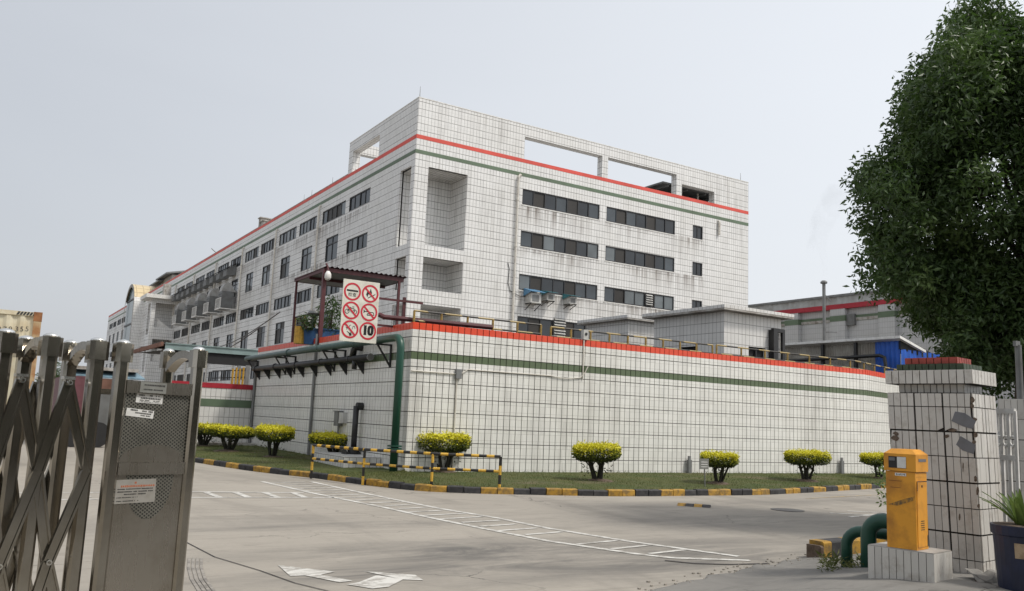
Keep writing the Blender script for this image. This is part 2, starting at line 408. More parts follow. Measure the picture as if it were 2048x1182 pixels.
# ------------------------------------------------------------------ mesh helpers
WL = {}
class MB:
    def __init__(s): s.v = []; s.f = []; s.mi = []
    def add(s, vs, fs, m=0):
        o = len(s.v); s.v += [tuple(x) for x in vs]
        s.f += [tuple(i+o for i in q) for q in fs]; s.mi += [m]*len(fs); return s
    def quad(s, a, b, c, d, m=0): return s.add([a, b, c, d], [(0, 1, 2, 3)], m)
    def box(s, x0, y0, z0, x1, y1, z1, m=0):
        return s.add([(x0, y0, z0), (x1, y0, z0), (x1, y1, z0), (x0, y1, z0), (x0, y0, z1), (x1, y0, z1), (x1, y1, z1), (x0, y1, z1)],
                     [(0, 3, 2, 1), (4, 5, 6, 7), (0, 1, 5, 4), (1, 2, 6, 5), (2, 3, 7, 6), (3, 0, 4, 7)], m)
    def obox(s, c, ax, ay, az, m=0):
        """box from centre and three half-axis vectors"""
        c = Vector(c); P = []
        for sz in (-1, 1):
            for sx, sy in ((-1, -1), (1, -1), (1, 1), (-1, 1)):
                P.append(c + ax*sx + ay*sy + az*sz)
        return s.add(P, [(0, 3, 2, 1), (4, 5, 6, 7), (0, 1, 5, 4), (1, 2, 6, 5), (2, 3, 7, 6), (3, 0, 4, 7)], m)
    def bar(s, a, b, w, h, m=0, up=(0, 0, 1)):
        a = Vector(a); b = Vector(b); d = (b-a); L = d.length; d.normalize()
        up = Vector(up)
        if abs(d.dot(up)) > .95: up = Vector((1, 0, 0))
        sd_ = d.cross(up).normalized(); u2 = sd_.cross(d)
        return s.obox((a+b)/2, d*(L/2), sd_*(w/2), u2*(h/2), m)
    def tube(s, pts, r, n=10, m=0, caps=True):
        pts = [Vector(p) for p in pts]; rs = r if isinstance(r, (list, tuple)) else [r]*len(pts)
        rings = []; prev = None
        for i, p in enumerate(pts):
            if i == 0: d = pts[1]-p
            elif i == len(pts)-1: d = p-pts[i-1]
            else: d = (pts[i+1]-p).normalized() + (p-pts[i-1]).normalized()
            d.normalize()
            if prev is None:
                a = d.cross(Vector((0, 0, 1)))
                if a.length < .05: a = d.cross(Vector((1, 0, 0)))
            else: a = prev - d*prev.dot(d)
            a.normalize(); prev = a; b = d.cross(a)
            rings.append([p + (a*math.cos(2*math.pi*j/n) + b*math.sin(2*math.pi*j/n))*rs[i] for j in range(n)])
        o = len(s.v)
        for rg in rings: s.v += [tuple(q) for q in rg]
        for i in range(len(rings)-1):
            for j in range(n):
                k = (j+1) % n
                s.f.append((o+i*n+j, o+i*n+k, o+(i+1)*n+k, o+(i+1)*n+j)); s.mi.append(m)
        if caps:
            s.f.append(tuple(o+j for j in range(n-1, -1, -1))); s.mi.append(m)
            s.f.append(tuple(o+(len(rings)-1)*n+j for j in range(n))); s.mi.append(m)
        return s
    def prism(s, poly, d, m=0):
        """closed polygon (3D points) extruded by vector d"""
        n = len(poly); P = [Vector(p) for p in poly]; d = Vector(d)
        s.add(P + [p+d for p in P], [tuple(range(n-1, -1, -1)), tuple(range(n, 2*n))] + [(i, (i+1) % n, n+(i+1) % n, n+i) for i in range(n)], m)
        return s
    def build(s, name, mats, parent=None, loc=None, smooth=False):
        me = bpy.data.meshes.new(name)
        base = Vector(loc) if loc is not None else Vector((0, 0, 0))
        off = base if parent is None else WL[parent]+base
        if off.length > 0: s.v = [(x-off.x, y-off.y, z-off.z) for x, y, z in s.v]
        me.from_pydata(s.v, [], s.f)
        mats = mats if isinstance(mats, (list, tuple)) else [mats]
        for q in mats: me.materials.append(q)
        if len(mats) > 1: me.polygons.foreach_set('material_index', s.mi)
        if smooth: me.shade_smooth()
        me.update()
        o = bpy.data.objects.new(name, me); col.objects.link(o)
        o.location = base
        if parent is not None: o.parent = parent
        WL[o] = off
        return o

def tag(o, label=None, cat=None, group=None, kind=None):
    if label: o['label'] = label
    if cat: o['category'] = cat
    if group: o['group'] = group
    if kind: o['kind'] = kind
    return o
def thing(name, label, cat, loc=(0, 0, 0), group=None):
    o = bpy.data.objects.new(name, None); col.objects.link(o)
    o.location = loc; o.empty_display_size = .3
    WL[o] = Vector(loc)
    return tag(o, label, cat, group)
def inst(name, me, parent, loc):
    """a further object sharing mesh data; loc in world"""
    o = bpy.data.objects.new(name, me); col.objects.link(o)
    o.parent = parent; o.location = Vector(loc)-(WL[parent] if parent else Vector())
    WL[o] = Vector(loc)
    return o
def rot(px, ang):
    return Vector((math.sin(ang), math.cos(ang), 0))

# ================================================================== SETTING
g = MB(); g.quad((-900, -900, -.02), (900, -900, -.02), (900, 900, -.02), (-900, 900, -.02))
tag(g.build('ground', M['ground']), kind='structure')
g = MB(); g.quad((-60, -30, -.004), (90, -30, -.004), (90, 150, -.004), (-60, 150, -.004))
tag(g.build('yard_road', M['road']), kind='structure')

XW, YW = 9.75, 20.69          # corner of the tank wall
ZW0, ZW1 = .11, 4.11
YE = 35.5                     # far end of its left face
XBEND = 29.1
SEG2 = Vector((.963, .27, 0))

# kerb line along the lawn, in blocks
kerb_px = [(395, 925), (470, 937), (545, 947), (620, 955), (700, 966), (800, 978), (860, 983), (930, 986), (1000, 988), (1100, 990), (1200, 992),
           (1300, 992), (1400, 991), (1500, 990), (1580, 987), (1650, 983), (1700, 980), (1765, 976)]
kp = [onz(*p) for p in kerb_px]
kp = [Vector((4.6, 37.0, 0)), Vector((5.0, 31.5, 0))] + kp + [Vector((30, 18.2, 0)), Vector((44, 21.8, 0))]
def catmull(P, n=12):
    out = []
    for i in range(len(P)-1):
        a = P[max(i-1, 0)]; b = P[i]; c = P[i+1]; d = P[min(i+2, len(P)-1)]
        for k in range(n):
            t = k/n
            out.append(.5*((2*b)+(c-a)*t+(2*a-5*b+4*c-d)*t*t+(3*b-a-3*c+d)*t**3))
    out.append(P[-1]); return out
kc = catmull(kp)
def resample(P, step):
    out = [P[0]]; acc = 0
    for a, b in zip(P, P[1:]):
        L = (b-a).length; t = step-acc
        while t <= L:
            out.append(a+(b-a)*(t/L)); t += step
        acc = (acc+L) % step if L else acc
        acc = L-(t-step)
    return out
ks = resample(kc, .37)
def inward(i):
    d = (ks[min(i+1, len(ks)-1)]-ks[max(i-1, 0)]).normalized()
    return Vector((-d.y, d.x, 0))          # to the lawn side (left of travel)
kerb = thing('kerb', None, None, ks[0]); kerb['kind'] = 'structure'
rk = random.Random(3)
for i in range(len(ks)-1):
    a, b = ks[i], ks[i+1]; na, nb = inward(i), inward(i+1)
    d = (b-a).normalized(); gap = .006+rk.random()*.008
    a2, b2 = a+d*gap, b-d*gap
    h = .135+rk.uniform(-.016, .012); j = rk.uniform(-.018, .018); ch = .022
    m = MB()
    prof = [(0, -.02), (0+j, h-ch), (ch+j, h), (.15, h), (.15, -.02)]
    ra = [a2+na*x+Vector((0, 0, z)) for x, z in prof]; rb = [b2+nb*x+Vector((0, 0, z)) for x, z in prof]
    m.add(ra+rb, [(k, k+1, 6+k, 5+k) for k in range(4)]+[(4, 3, 2, 1, 0), (5, 6, 7, 8, 9)])
    m.build('kerb_block', M['kyellow'] if ((i+1)//2) % 2 == 0 else M['kblack'], kerb)

# lawn strip between kerb and walls
def wall_foot(p):
    """nearest point of the wall line for a kerb point"""
    if p.y > YW+.3: return Vector((XW, max(YW, min(p.y+3.0, YE)), 0))
    if p.x < XW+.0: return Vector((XW, YW, 0))
    if p.x < XBEND: return Vector((p.x, YW, 0))
    return Vector((XBEND, YW, 0))+SEG2*((p.x-XBEND)/SEG2.x)
lm = MB(); NS = 10
rows = []
for i in range(0, len(ks), 2):
    a = ks[i]+inward(i)*.14; b = wall_foot(ks[i])
    row = []
    for k in range(NS+1):
        t = k/NS; q = a.lerp(b, t)
        z = .118+.03*t+.02*math.sin(q.x*1.3+q.y*.9)*math.sin(math.pi*t)
        row.append((q.x, q.y, z))
    rows.append(row)
vv = [p for r_ in rows for p in r_]
ff = [(i*(NS+1)+k, i*(NS+1)+k+1, (i+1)*(NS+1)+k+1, (i+1)*(NS+1)+k) for i in range(len(rows)-1) for k in range(NS)]
lm.add(vv, ff)
lm.quad((4.8, YE-4, .10), (XW+.2, YE-4, .10), (XW+.2, YE+2, .10), (4.6, YE+2, .10))
tag(lm.build('lawn', M['lawn'], smooth=True), kind='structure')

# grass blades on the lawn
gb = MB(); rg = random.Random(11)
V_, F_ = [], []
for n_ in range(52000):
    i = rg.randrange(4, len(rows)-8); k = rg.random()**1.0*NS; k0 = int(min(k, NS-.001)); t = k-k0; u = rg.random()
    A = Vector(rows[i][k0]).lerp(Vector(rows[i][k0+1]), t); B = Vector(rows[i+1][k0]).lerp(Vector(rows[i+1][k0+1]), t)
    p = A.lerp(B, u)
    edge = 1.7 if (k < .6 or k > NS-.5) and rg.random() < .35 else 1.0
    h = rg.uniform(.018, .055)*edge; an = rg.random()*6.283; w = .0045*edge
    dx, dy = math.cos(an)*w, math.sin(an)*w; lx, ly = rg.uniform(-.03, .03), rg.uniform(-.03, .03)
    o = len(V_)
    V_ += [(p.x-dx, p.y-dy, p.z-.004), (p.x+dx, p.y+dy, p.z-.004), (p.x+lx, p.y+ly, p.z+h)]; F_.append((o, o+1, o+2))
gb.add(V_, F_)
tag(gb.build('grass', M['grass_blade']), 'short patchy grass growing on the lawn strip below the tiled wall', 'grass', kind='stuff')

# raised pavement outside the gate, with a broken edge
LEDGE = [Vector((2.2, 5.7, 0)), Vector((4.2, 6.2, 0))]+[onz(*p) for p in ((1324, 1180), (1430, 1156), (1527, 1133), (1609, 1121), (1695, 1108))]+[Vector((13, 8.1, 0)), Vector((18, 9.0, 0)), Vector((30, 11, 0))]
def sm(t): t = max(0, min(1, t)); return t*t*(3-2*t)
def ledge_y(x):
    for a, b in zip(LEDGE, LEDGE[1:]):
        if a.x <= x <= b.x: return a.y+(b.y-a.y)*(x-a.x)/(b.x-a.x)
    return LEDGE[0].y if x < LEDGE[0].x else LEDGE[-1].y
def pave_z(x, y):
    d = ledge_y(x)-y
    return (.035+.29*sm(d/2.4)*sm((x-4.6)/2.2))*sm((x-2.2)/2.2)
pm = MB(); rp = random.Random(5)
xs = [2.2+.22*i for i in range(128)]
ds = [0, .05, .15, .3, .5, .8, 1.1, 1.5, 2, 2.6, 3.4, 5, 8, 12]
grid = []
for x in xs:
    jag = .05*math.sin(x*7.3)+.045*math.sin(x*17.1+1)+.03*rp.uniform(-1, 1)
    yl = ledge_y(x)+jag
    c = [(x, yl+.02, -.012)]
    for d in ds:
        zz = pave_z(x, ledge_y(x)-d)
        if d == 0: zz = zz*.75
        c.append((x, yl-d, zz+.006*math.sin(x*5+d*3)+.004*rp.uniform(-1, 1)))
    grid.append(c)
n1 = len(ds)+1
pm.add([p for c in grid for p in c], [(i*n1+k, (i+1)*n1+k, (i+1)*n1+k+1, i*n1+k+1) for i in range(len(grid)-1) for k in range(n1-1)])
tag(pm.build('pavement', M['pavement'], smooth=True), kind='structure')
# crumbled bits along the edge
cm = MB()
for n_ in range(130):
    x = rp.uniform(5.6, 10.2); y = ledge_y(x)+rp.gauss(.06, .14); s_ = rp.uniform(.003, .014)
    z = max(0, pave_z(x, y)) if y < ledge_y(x) else 0
    cm.obox((x, y, z+s_*.3), Vector((s_, rp.uniform(-.3, .3)*s_, 0)), Vector((rp.uniform(-.3, .3)*s_, s_*.8, 0)), Vector((0, 0, s_*.5)))
tag(cm.build('rubble', M['road']), 'broken concrete crumbs along the pavement edge', 'rubble', kind='stuff')

# painted markings -------------------------------------------------
ZM = .002
def strip(mb, P, w, z=ZM, m=0):
    P = [Vector((p[0], p[1], 0)) for p in P]
    L = []
    for i, p in enumerate(P):
        d = (P[min(i+1, len(P)-1)]-P[max(i-1, 0)]).normalized(); n = Vector((-d.y, d.x, 0))*w/2
        L.append((p+n, p-n))
    for (a, b), (c, d) in zip(L, L[1:]):
        mb.quad((a.x, a.y, z), (b.x, b.y, z), (d.x, d.y, z), (c.x, c.y, z), m)
lo = [onz(*p) for p in ((524, 963), (622.6, 985.6), (766.8, 1014.4), (861.7, 1035.5), (974, 1058.3), (1097, 1082), (1273.4, 1107.7), (1343, 1115.5), (1500, 1121))]
up_ = [onz(*p) for p in ((622.6, 963.4), (710.5, 982.7), (816, 1004.5), (879, 1016.9), (995, 1036), (1097, 1056.6), (1269.5, 1084.3), (1336, 1093.3), (1476.6, 1112.8))]
mk = thing('walkway_marking', None, None, lo[0]); mk['kind'] = 'structure'
for P in (lo, up_):
    m = MB(); strip(m, P, .115); m.build('stripe', M['white_marking'], mk)
def at_frac(P, t):
    L = [(b-a).length for a, b in zip(P, P[1:])]; s_ = t*sum(L)
    for a, b, l in zip(P, P[1:], L):
        if s_ <= l: return a+(b-a)*(s_/l)
        s_ -= l
    return P[-1]
def at_y(P, y):
    for a, b in zip(P, P[1:]):
        if (a.y-y)*(b.y-y) <= 0 and a.y != b.y: return a+(b-a)*((y-a.y)/(b.y-a.y))
    return P[0] if abs(P[0].y-y) < abs(P[-1].y-y) else P[-1]
for i in range(23):
    y = 19.2-i*.485
    a = at_y(lo, y-.03); b = at_y(up_, y+.14)
    if i in (19, ): continue
    a2 = a.lerp(b, random.uniform(.04, .16)); b2 = a.lerp(b, random.uniform(.80, .97))
    m = MB(); strip(m, [a2, b2], .085, ZM+.0005); m.build('stripe', M['white_marking'], mk)
mk2 = thing('cross_walkway_marking', None, None, onz(390, 984)); mk2['kind'] = 'structure'
l1 = [onz(-260, 980), onz(30, 986), onz(390, 983.4), onz(608, 985.6)]; l2 = [onz(-260, 995), onz(30, 1001), onz(390, 995), onz(668, 995)]
for P in (l1, l2):
    m = MB(); strip(m, P, .11); m.build('stripe', M['white_marking'], mk2)
for px in (60, 150, 240, 330, 412, 470, 528, 583):
    a = onz(px, 984.5); b = onz(px+27, 994.5)
    m = MB(); strip(m, [a, b], .13, ZM+.0005); m.build('stripe', M['white_marking'], mk2)
def pxpoly(mb, L, z=ZM):
    P = [onz(380+x/2.844, 930+y/2.844) for x, y in L]
    mb.add([(p.x, p.y, z) for p in P], [tuple(range(len(P)))])
ar = thing('arrow_marking', None, None, onz(700, 1165)); ar['kind'] = 'structure'
m = MB(); pxpoly(m, [(500, 570), (825, 608), (740, 625), (570, 632)]); m.build('arrow_head', M['white_marking'], ar)
m = MB(); pxpoly(m, [(640, 626), (740, 624), (925, 659), (850, 668)], ZM+.0005); m.build('arrow_shaft', M['white_marking'], ar)
m = MB(); pxpoly(m, [(985, 604), (1130, 615), (1282, 626), (1328, 656), (1215, 652)]); m.build('arrow_head', M['white_marking'], ar)
m = MB(); pxpoly(m, [(1060, 628), (1215, 650), (1130, 694), (1040, 704), (890, 681), (960, 668)], ZM+.0005); m.build('arrow_shaft', M['white_marking'], ar)
rm = thing('faded_arrow_marking', None, None, onz(1700, 1027)); rm['kind'] = 'structure'
for a, b in (((1660, 1026), (1800, 1033)), ((1695, 1022), (1800, 1027)), ((1698, 1034), (1800, 1025))):
    m = MB(); strip(m, [onz(*a), onz(*b)], .10, ZM+.0004*len(rm.children)); m.build('stripe', M['white_marking'], rm)
m = MB(); strip(m, [onz(1612, 997), onz(1725, 991), onz(1790, 988)], .07)
tag(m.build('yellow_lane_line', M['yellow_marking']), kind='structure')
m = MB(); strip(m, [onz(300, 1040), onz(376, 1086), onz(430, 1114), onz(520, 1141), onz(590, 1166), onz(660, 1183), onz(760, 1212)], .016)
tag(m.build('slab_joint', M['crack_fill']), kind='structure')
tm = thing('tyre_marking', None, None, onz(390, 1150)); tm['kind'] = 'structure'
for k_ in range(4):
    m = MB(); strip(m, [onz(379+k_*8, 1116), onz(377+k_*8.5, 1135), onz(383+k_*9, 1158), onz(398+k_*10, 1182), onz(420+k_*11, 1205)], .028, ZM+.0003*k_)
    m.build('tread_streak', M['tyre_mark'], tm)
m = MB(); strip(m, [onz(1330, 1121), onz(1390, 1127), onz(1460, 1129), onz(1535, 1127)], .05, ZM+.001); m.build('tread_streak', M['crack_fill'], tm)
m = MB(); q = onz(1575, 1020); m.tube([(q.x, q.y, -.002), (q.x, q.y, .006)], .34, 20)
tag(m.build('manhole_cover', M['manhole'], loc=(q.x, q.y, 0)), 'round dark manhole cover set in the yard concrete', 'manhole cover')
sb = thing('speed_bump', 'short yellow and black speed bump lying on the yard concrete', 'speed bump', onz(1388, 1012))
for k_, c_ in enumerate(('kyellow', 'kblack', 'kyellow', 'kblack')):
    a = onz(1356+k_*16.5, 1010+k_*1.1); b = onz(1356+(k_+1)*16.5-1, 1010+(k_+1)*1.1)
    d = (b-a).normalized(); n = Vector((-d.y, d.x, 0))
    m = MB(); m.add([a-n*.15, a-n*.04+Vector((0, 0, .045)), a+n*.04+Vector((0, 0, .045)), a+n*.15, b-n*.15, b-n*.04+Vector((0, 0, .045)), b+n*.04+Vector((0, 0, .045)), b+n*.15],
                    [(0, 1, 5, 4), (1, 2, 6, 5), (2, 3, 7, 6), (3, 2, 1, 0), (4, 5, 6, 7)])
    m.build('segment', M[c_], sb)

# ================================================================== TANK WALL (tiled)
CU_, CV_ = .2, .4
GAP = .0120
tw = thing('tank_wall', 'long white tiled wall with red top band and green stripe behind the lawn', 'wall', (XW, YW, ZW0))
m = MB()
T = .016
S2E = Vector((XBEND, YW, 0))+SEG2*16
m.prism([(XW+T, YW+T, ZW0-.2), (XBEND, YW+T, ZW0-.2), (S2E.x, S2E.y+T, ZW0-.2), (S2E.x, YE, ZW0-.2), (XW+T, YE, ZW0-.2)], (0, 0, ZW1-ZW0+.19))
m.build('backing', M['joint'], tw)
# tile rows from the top: (height, material)
rows_t = []
z = ZW1
for r_ in range(10):
    if r_ == 0: parts = [(.2, 'red'), (.2, 'tile_near')]
    elif r_ == 2: parts = [(.2, 'green'), (.2, 'tile_near')]
    else: parts = [(.4, 'tile_near')]
    for h, mt in parts:
        rows_t.append((z-h, z, mt)); z -= h
    rows_t  # heavy joint under every full row
cand = []
nc = int(round((XBEND-XW)/CU_))
for i in range(nc):
    for z0, z1, mt in rows_t:
        full = abs((ZW1-z0) % .4) < .01 or abs((ZW1-z0) % .4-.4) < .01
        g0 = GAP if full else .002
        fulltop = abs((ZW1-z1) % .4) < .01 or abs((ZW1-z1) % .4-.4) < .01
        g1 = GAP if fulltop else .002
        cand.append(('f', XW+i*CU_, z0+g0, z1-g1, mt))
shared = {}
rt_ = random.Random(21)
def tile_mesh(h, mt, face):
    key = (round(h, 4), mt, face)
    if key not in shared:
        w = CU_-2*GAP; b = .004
        me = bpy.data.meshes.new('tile')
        if face == 'f':
            v = [(0, 0, 0), (w, 0, 0), (w, 0, h), (0, 0, h), (-b, T, -b), (w+b, T, -b), (w+b, T, h+b), (-b, T, h+b)]
        else:
            v = [(0, w, 0), (0, 0, 0), (0, 0, h), (0, w, h), (T, w+b, -b), (T, -b, -b), (T, -b, h+b), (T, w+b, h+b)]
        me.from_pydata(v, [], [(0, 1, 2, 3), (0, 4, 5, 1), (1, 5, 6, 2), (2, 6, 7, 3), (3, 7, 4, 0)])
        me.materials.append(M[mt]); shared[key] = me
    return shared[key]
rest = {}
def merge_tile(me, loc, mt):
    mb = rest.setdefault(mt, MB())
    mb.add([(v.co.x+loc[0], v.co.y+loc[1], v.co.z+loc[2]) for v in me.vertices], [tuple(p.vertices) for p in me.polygons])
count = 0
for _, u, z0, z1, mt in cand:
    j = rt_.uniform(-.0025, .0025)
    me = tile_mesh(z1-z0, mt, 'f'); loc = (u+GAP, YW+j, z0)
    if count < 300: inst('tile', me, tw, loc); count += 1
    else: merge_tile(me, loc, mt)
nl = int((YE-XW*0-YW)/CU_)
for i in range(nl):
    for z0, z1, mt in rows_t:
        full = abs((ZW1-z0) % .4) < .01 or abs((ZW1-z0) % .4-.4) < .01
        fulltop = abs((ZW1-z1) % .4) < .01 or abs((ZW1-z1) % .4-.4) < .01
        a, b = z0+(GAP if full else .002), z1-(GAP if fulltop else .002)
        me = tile_mesh(b-a, mt, 'l'); merge_tile(me, (XW+rt_.uniform(-.0025, .0025), YW+i*CU_+GAP, a), mt)
for i in range(78):
    a0 = Vector((XBEND, YW, 0))+SEG2*(i*CU_+GAP); a1 = Vector((XBEND, YW, 0))+SEG2*((i+1)*CU_-GAP); nn = Vector((SEG2.y, -SEG2.x, 0))
    for z0, z1, mt in rows_t:
        full = abs((ZW1-z0) % .4) < .01 or abs((ZW1-z0) % .4-.4) < .01
        a, b = z0+(GAP if full else .002), z1-.004
        mb = rest.setdefault(mt, MB())
        mb.obox(((a0+a1)/2+Vector((0, 0, (a+b)/2))-nn*.0), (a1-a0)/2, nn*.012, Vector((0, 0, (b-a)/2)))
for mt, mb in rest.items():
    tag(mb.build('tile', M[mt], tw), kind='stuff')

# low wall at the far left end
lw = thing('low_boundary_wall', 'low white tiled wall with crimson top band joining the tall tiled wall', 'wall', (6.6, YE, 0))
m = MB(); m.box(6.5, YE-.02, -.1, XW-.02, YE+.25, 2.36); m.build('wall', M['tile_house'], lw)
m = MB(); m.box(6.48, YE-.04, 2.36, XW-.03, YE+.27, 2.56); m.build('red_band', M['crimson'], lw)
m = MB(); m.box(6.49, YE-.03, 1.62, XW-.03, YE+.2, 1.92); m.build('green_band', M['green_far'], lw)
m = MB(); m.box(6.3, YE-.9, .0, XW-.05, YE-.1, .22); m.build('step', M['trim'], lw)

# ================================================================== MAIN BUILDING
XB, YB = 22.06, 47.91
XB1 = 52.35
ZR, ZG = (19.15, 19.41), (18.17, 18.42)     # red and green bands
ZP = 21.85
YPAR = 59.85                                  # end of the tall roof frame on the left face
YFAR = 196.0
mbd = thing('factory_building', 'tall white tiled factory building with red and green bands and strip windows', 'building', (XB, YB, 0))

def facade(mb, axis, plane, u0, u1, z0, z1, holes, depth, m=0, inward_sign=1):
    P = (lambda u, w, z: (u, plane+w, z)) if axis == 'y' else (lambda u, w, z: (plane+w, u, z))
    zs = sorted({z0, z1} | {max(z0, min(z1, h[k])) for h in holes for k in (2, 3)})
    for za, zb in zip(zs, zs[1:]):
        if zb-za < 1e-6: continue
        zc = (za+zb)/2
        cuts = sorted((max(u0, h[0]), min(u1, h[1])) for h in holes if h[2] < zc < h[3])
        u = u0
        for a, b in cuts+[(u1, u1)]:
            if a-u > 1e-6: mb.quad(P(u, 0, za), P(a, 0, za), P(a, 0, zb), P(u, 0, zb), m)
            u = max(u, b)
    D = depth*inward_sign
    for a, b, za, zb in holes:
        za2 = max(za, z0); zb2 = min(zb, z1)
        mb.quad(P(a, 0, za2), P(a, D, za2), P(a, D, zb2), P(a, 0, zb2), m)
        mb.quad(P(b, 0, za2), P(b, 0, zb2), P(b, D, zb2), P(b, D, za2), m)
        mb.quad(P(a, 0, zb2), P(a, D, zb2), P(b, D, zb2), P(b, 0, zb2), m)
        mb.quad(P(a, 0, za2), P(b, 0, za2), P(b, D, za2), P(a, D, za2), m)

WIN = []            # (axis, plane, u0, u1, z0, z1, npanes, style)
rows_z = [(16.20, 17.31), (13.28, 14.38), (10.29, 11.38), (7.30, 8.50), (4.3, 5.4)]
fholes = []
for r_, (a, b) in enumerate(rows_z):
    for (u0, u1) in ((30.24, 36.92), (37.56, 44.28)):
        fholes.append((u0, u1, a, b)); WIN.append(('y', YB, u0, u1, a, b, 7, 'strip', r_))
    if r_ < 4:
        fholes.append((46.15, 47.22, a+.03, b-.02)); WIN.append(('y', YB, 46.15, 47.22, a+.03, b-.02, 2, 'small', r_))
rec = [(12.33, 17.43), (9.48, 11.56), (6.3, 8.53)]
for a, b in rec: fholes.append((23.03, 25.9, a, b))
# left face
lholes = []
for a, b in rec: lholes.append((48.42, 50.05, a, b))
clz = [(16.37, 17.45), (10.40, 11.45), (4.35, 5.45)]
tallz = [(13.13, 15.05), (7.28, 9.20), (1.3, 3.2)]
def lw_add(u0, u1, a, b, n, st, r_):
    lholes.append((u0, u1, a, b)); WIN.append(('x', XB, u0, u1, a, b, n, st, r_))
for r_, (a, b) in enumerate(clz):
    lw_add(55.1, 59.1, a, b, 4, 'strip', r_); lw_add(59.85, 64.9, a, b, 5, 'strip', r_)
for r_, (a, b) in enumerate([(13.12, 14.2), (7.2, 8.3)]): lw_add(55.1, 59.05, a, b, 4, 'strip', r_)
for r_, (a, b) in enumerate(tallz): lw_add(60.95, 63.6, a, b, 2, 'tall', r_)
s0 = 65.8
for k_ in range(11):
    s_ = s0+11.65*k_
    if 125 < s_+6 < 172 : continue
    for r_, (a, b) in enumerate(clz):
        lw_add(s_+.5, s_+4.85, a, b, 5, 'strip', r_); lw_add(s_+5.65, s_+10.6, a, b, 5, 'strip', r_)
    for r_, (a, b) in enumerate(tallz):
        lw_add(s_+1.1, s_+3.7, a, b, 2, 'tall', r_); lw_add(s_+6.9, s_+9.5, a, b, 2, 'tall', r_)
for u0 in (127.5, 131.8):
    for r_, (a, b) in enumerate(clz): lw_add(u0, u0+3.3, a, b, 3, 'strip', r_)
    for r_, (a, b) in enumerate(tallz): lw_add(u0+.6, u0+2.4, a, b, 2, 'tall', r_)

m = MB()
facade(m, 'y', YB, XB, XB1, 0, ZR[1], fholes, .14)
m.build('front_wall', M['tile_far'], mbd)
m = MB()
facade(m, 'x', XB, YB, YFAR, 0, ZR[1], lholes, .14)
m.build('side_wall', M['tile_far'], mbd)
m = MB()
m.quad((XB1, YB, 0), (XB1, 90, 0), (XB1, 90, ZR[1]), (XB1, YB, ZR[1]))
m.quad((XB, YFAR, 0), (XB+26, YFAR, 0), (XB+26, YFAR, ZR[1]), (XB, YFAR, ZR[1]))
m.quad((XB+30, 90, 0), (XB+26, YFAR, 0), (XB+26, YFAR, ZR[1]), (XB+30, 90, ZR[1]))
m.build('rear_wall', M['tile_far'], mbd)
m = MB(); m.box(XB+.2, YB+.2, 18.0, XB1-.2, 92, 18.2); m.box(XB+.2, 92, 18.0, XB+25, YFAR-.2, 18.2); m.build('roof', M['soffit'], mbd)
# corner loggia behind the openings
for a, b in rec:
    m = MB()
    m.quad((XB+.3, 50.2, a), (25.9, 50.2, a), (25.9, 50.2, b), (XB+.3, 50.2, b))
    m.quad((25.9, YB+.3, a), (25.9, 50.2, a), (25.9, 50.2, b), (25.9, YB+.3, b))
    m.quad((XB+.3, YB+.3, b), (25.9, YB+.3, b), (25.9, 50.2, b), (XB+.3, 50.2, b))
    m.quad((XB+.3, YB+.3, a), (25.9, YB+.3, a), (25.9, 50.2, a), (XB+.3, 50.2, a))
    # back of the corner column
    m.quad((XB+.3, YB+.3, a), (23.03, YB+.3, a), (23.03, YB+.3, b), (XB+.3, YB+.3, b))
    m.quad((XB+.3, YB+.3, a), (XB+.3, 48.42, a), (XB+.3, 48.42, b), (XB+.3, YB+.3, b))
    m.quad((23.03, YB+.14, a), (23.03, YB+.3, a), (23.03, YB+.3, b), (23.03, YB+.14, b))
    m.quad((25.9, YB+.14, a), (25.9, YB+.3, a), (25.9, YB+.3, b), (25.9, YB+.14, b))
    m.quad((XB+.14, 48.42, a), (XB+.3, 48.42, a), (XB+.3, 48.42, b), (XB+.14, 48.42, b))
    m.build('loggia', M['tile_far'], mbd)
# bands
for nm, (a, b), mt in (('red_band', ZR, 'red_far'), ('green_band', ZG, 'green_far')):
    m = MB()
    m.box(XB-.012, YB-.012, a, XB1+.012, YB+.05, b)
    m.box(XB-.012, YB+.05, a, XB+.05, YFAR, b)
    m.build(nm, M[mt], mbd)
m = MB(); m.box(XB-.02, YPAR+.01, ZR[1], XB+.55, YFAR, ZR[1]+.07); m.build('coping', M['trim'], mbd)
# tall roof frame (parapet with big openings)
TH = .58
ph = [(30.25, 37.05, ZR[1], 21.03), (37.59, 44.36, ZR[1], 21.03), (44.94, 48.44, ZR[1], 20.36)]
m = MB()
for pl, sg in ((YB, 1), (YB+TH, -1)):
    facade(m, 'y', pl, XB, XB1, ZR[1], ZP, ph, TH if sg == 1 else 0.0001)
m.quad((XB, YB, ZP), (XB1, YB, ZP), (XB1, YB+TH, ZP), (XB, YB+TH, ZP))
m.quad((XB1, YB, ZR[1]), (XB1, YB+TH, ZR[1]), (XB1, YB+TH, ZP), (XB1, YB, ZP))
lp = [(54.04, 59.05, ZR[1], 21.03)]
for pl, sg in ((XB, 1), (XB+TH, -1)):
    facade(m, 'x', pl, YB if sg == 1 else YB+TH, YPAR, ZR[1], ZP, lp, TH if sg == 1 else .0001)
m.quad((XB, YB+TH, ZP), (XB+TH, YB+TH, ZP), (XB+TH, YPAR, ZP), (XB, YPAR, ZP))
m.quad((XB, YPAR, ZR[1]), (XB+TH, YPAR, ZR[1]), (XB+TH, YPAR, ZP), (XB, YPAR, ZP))
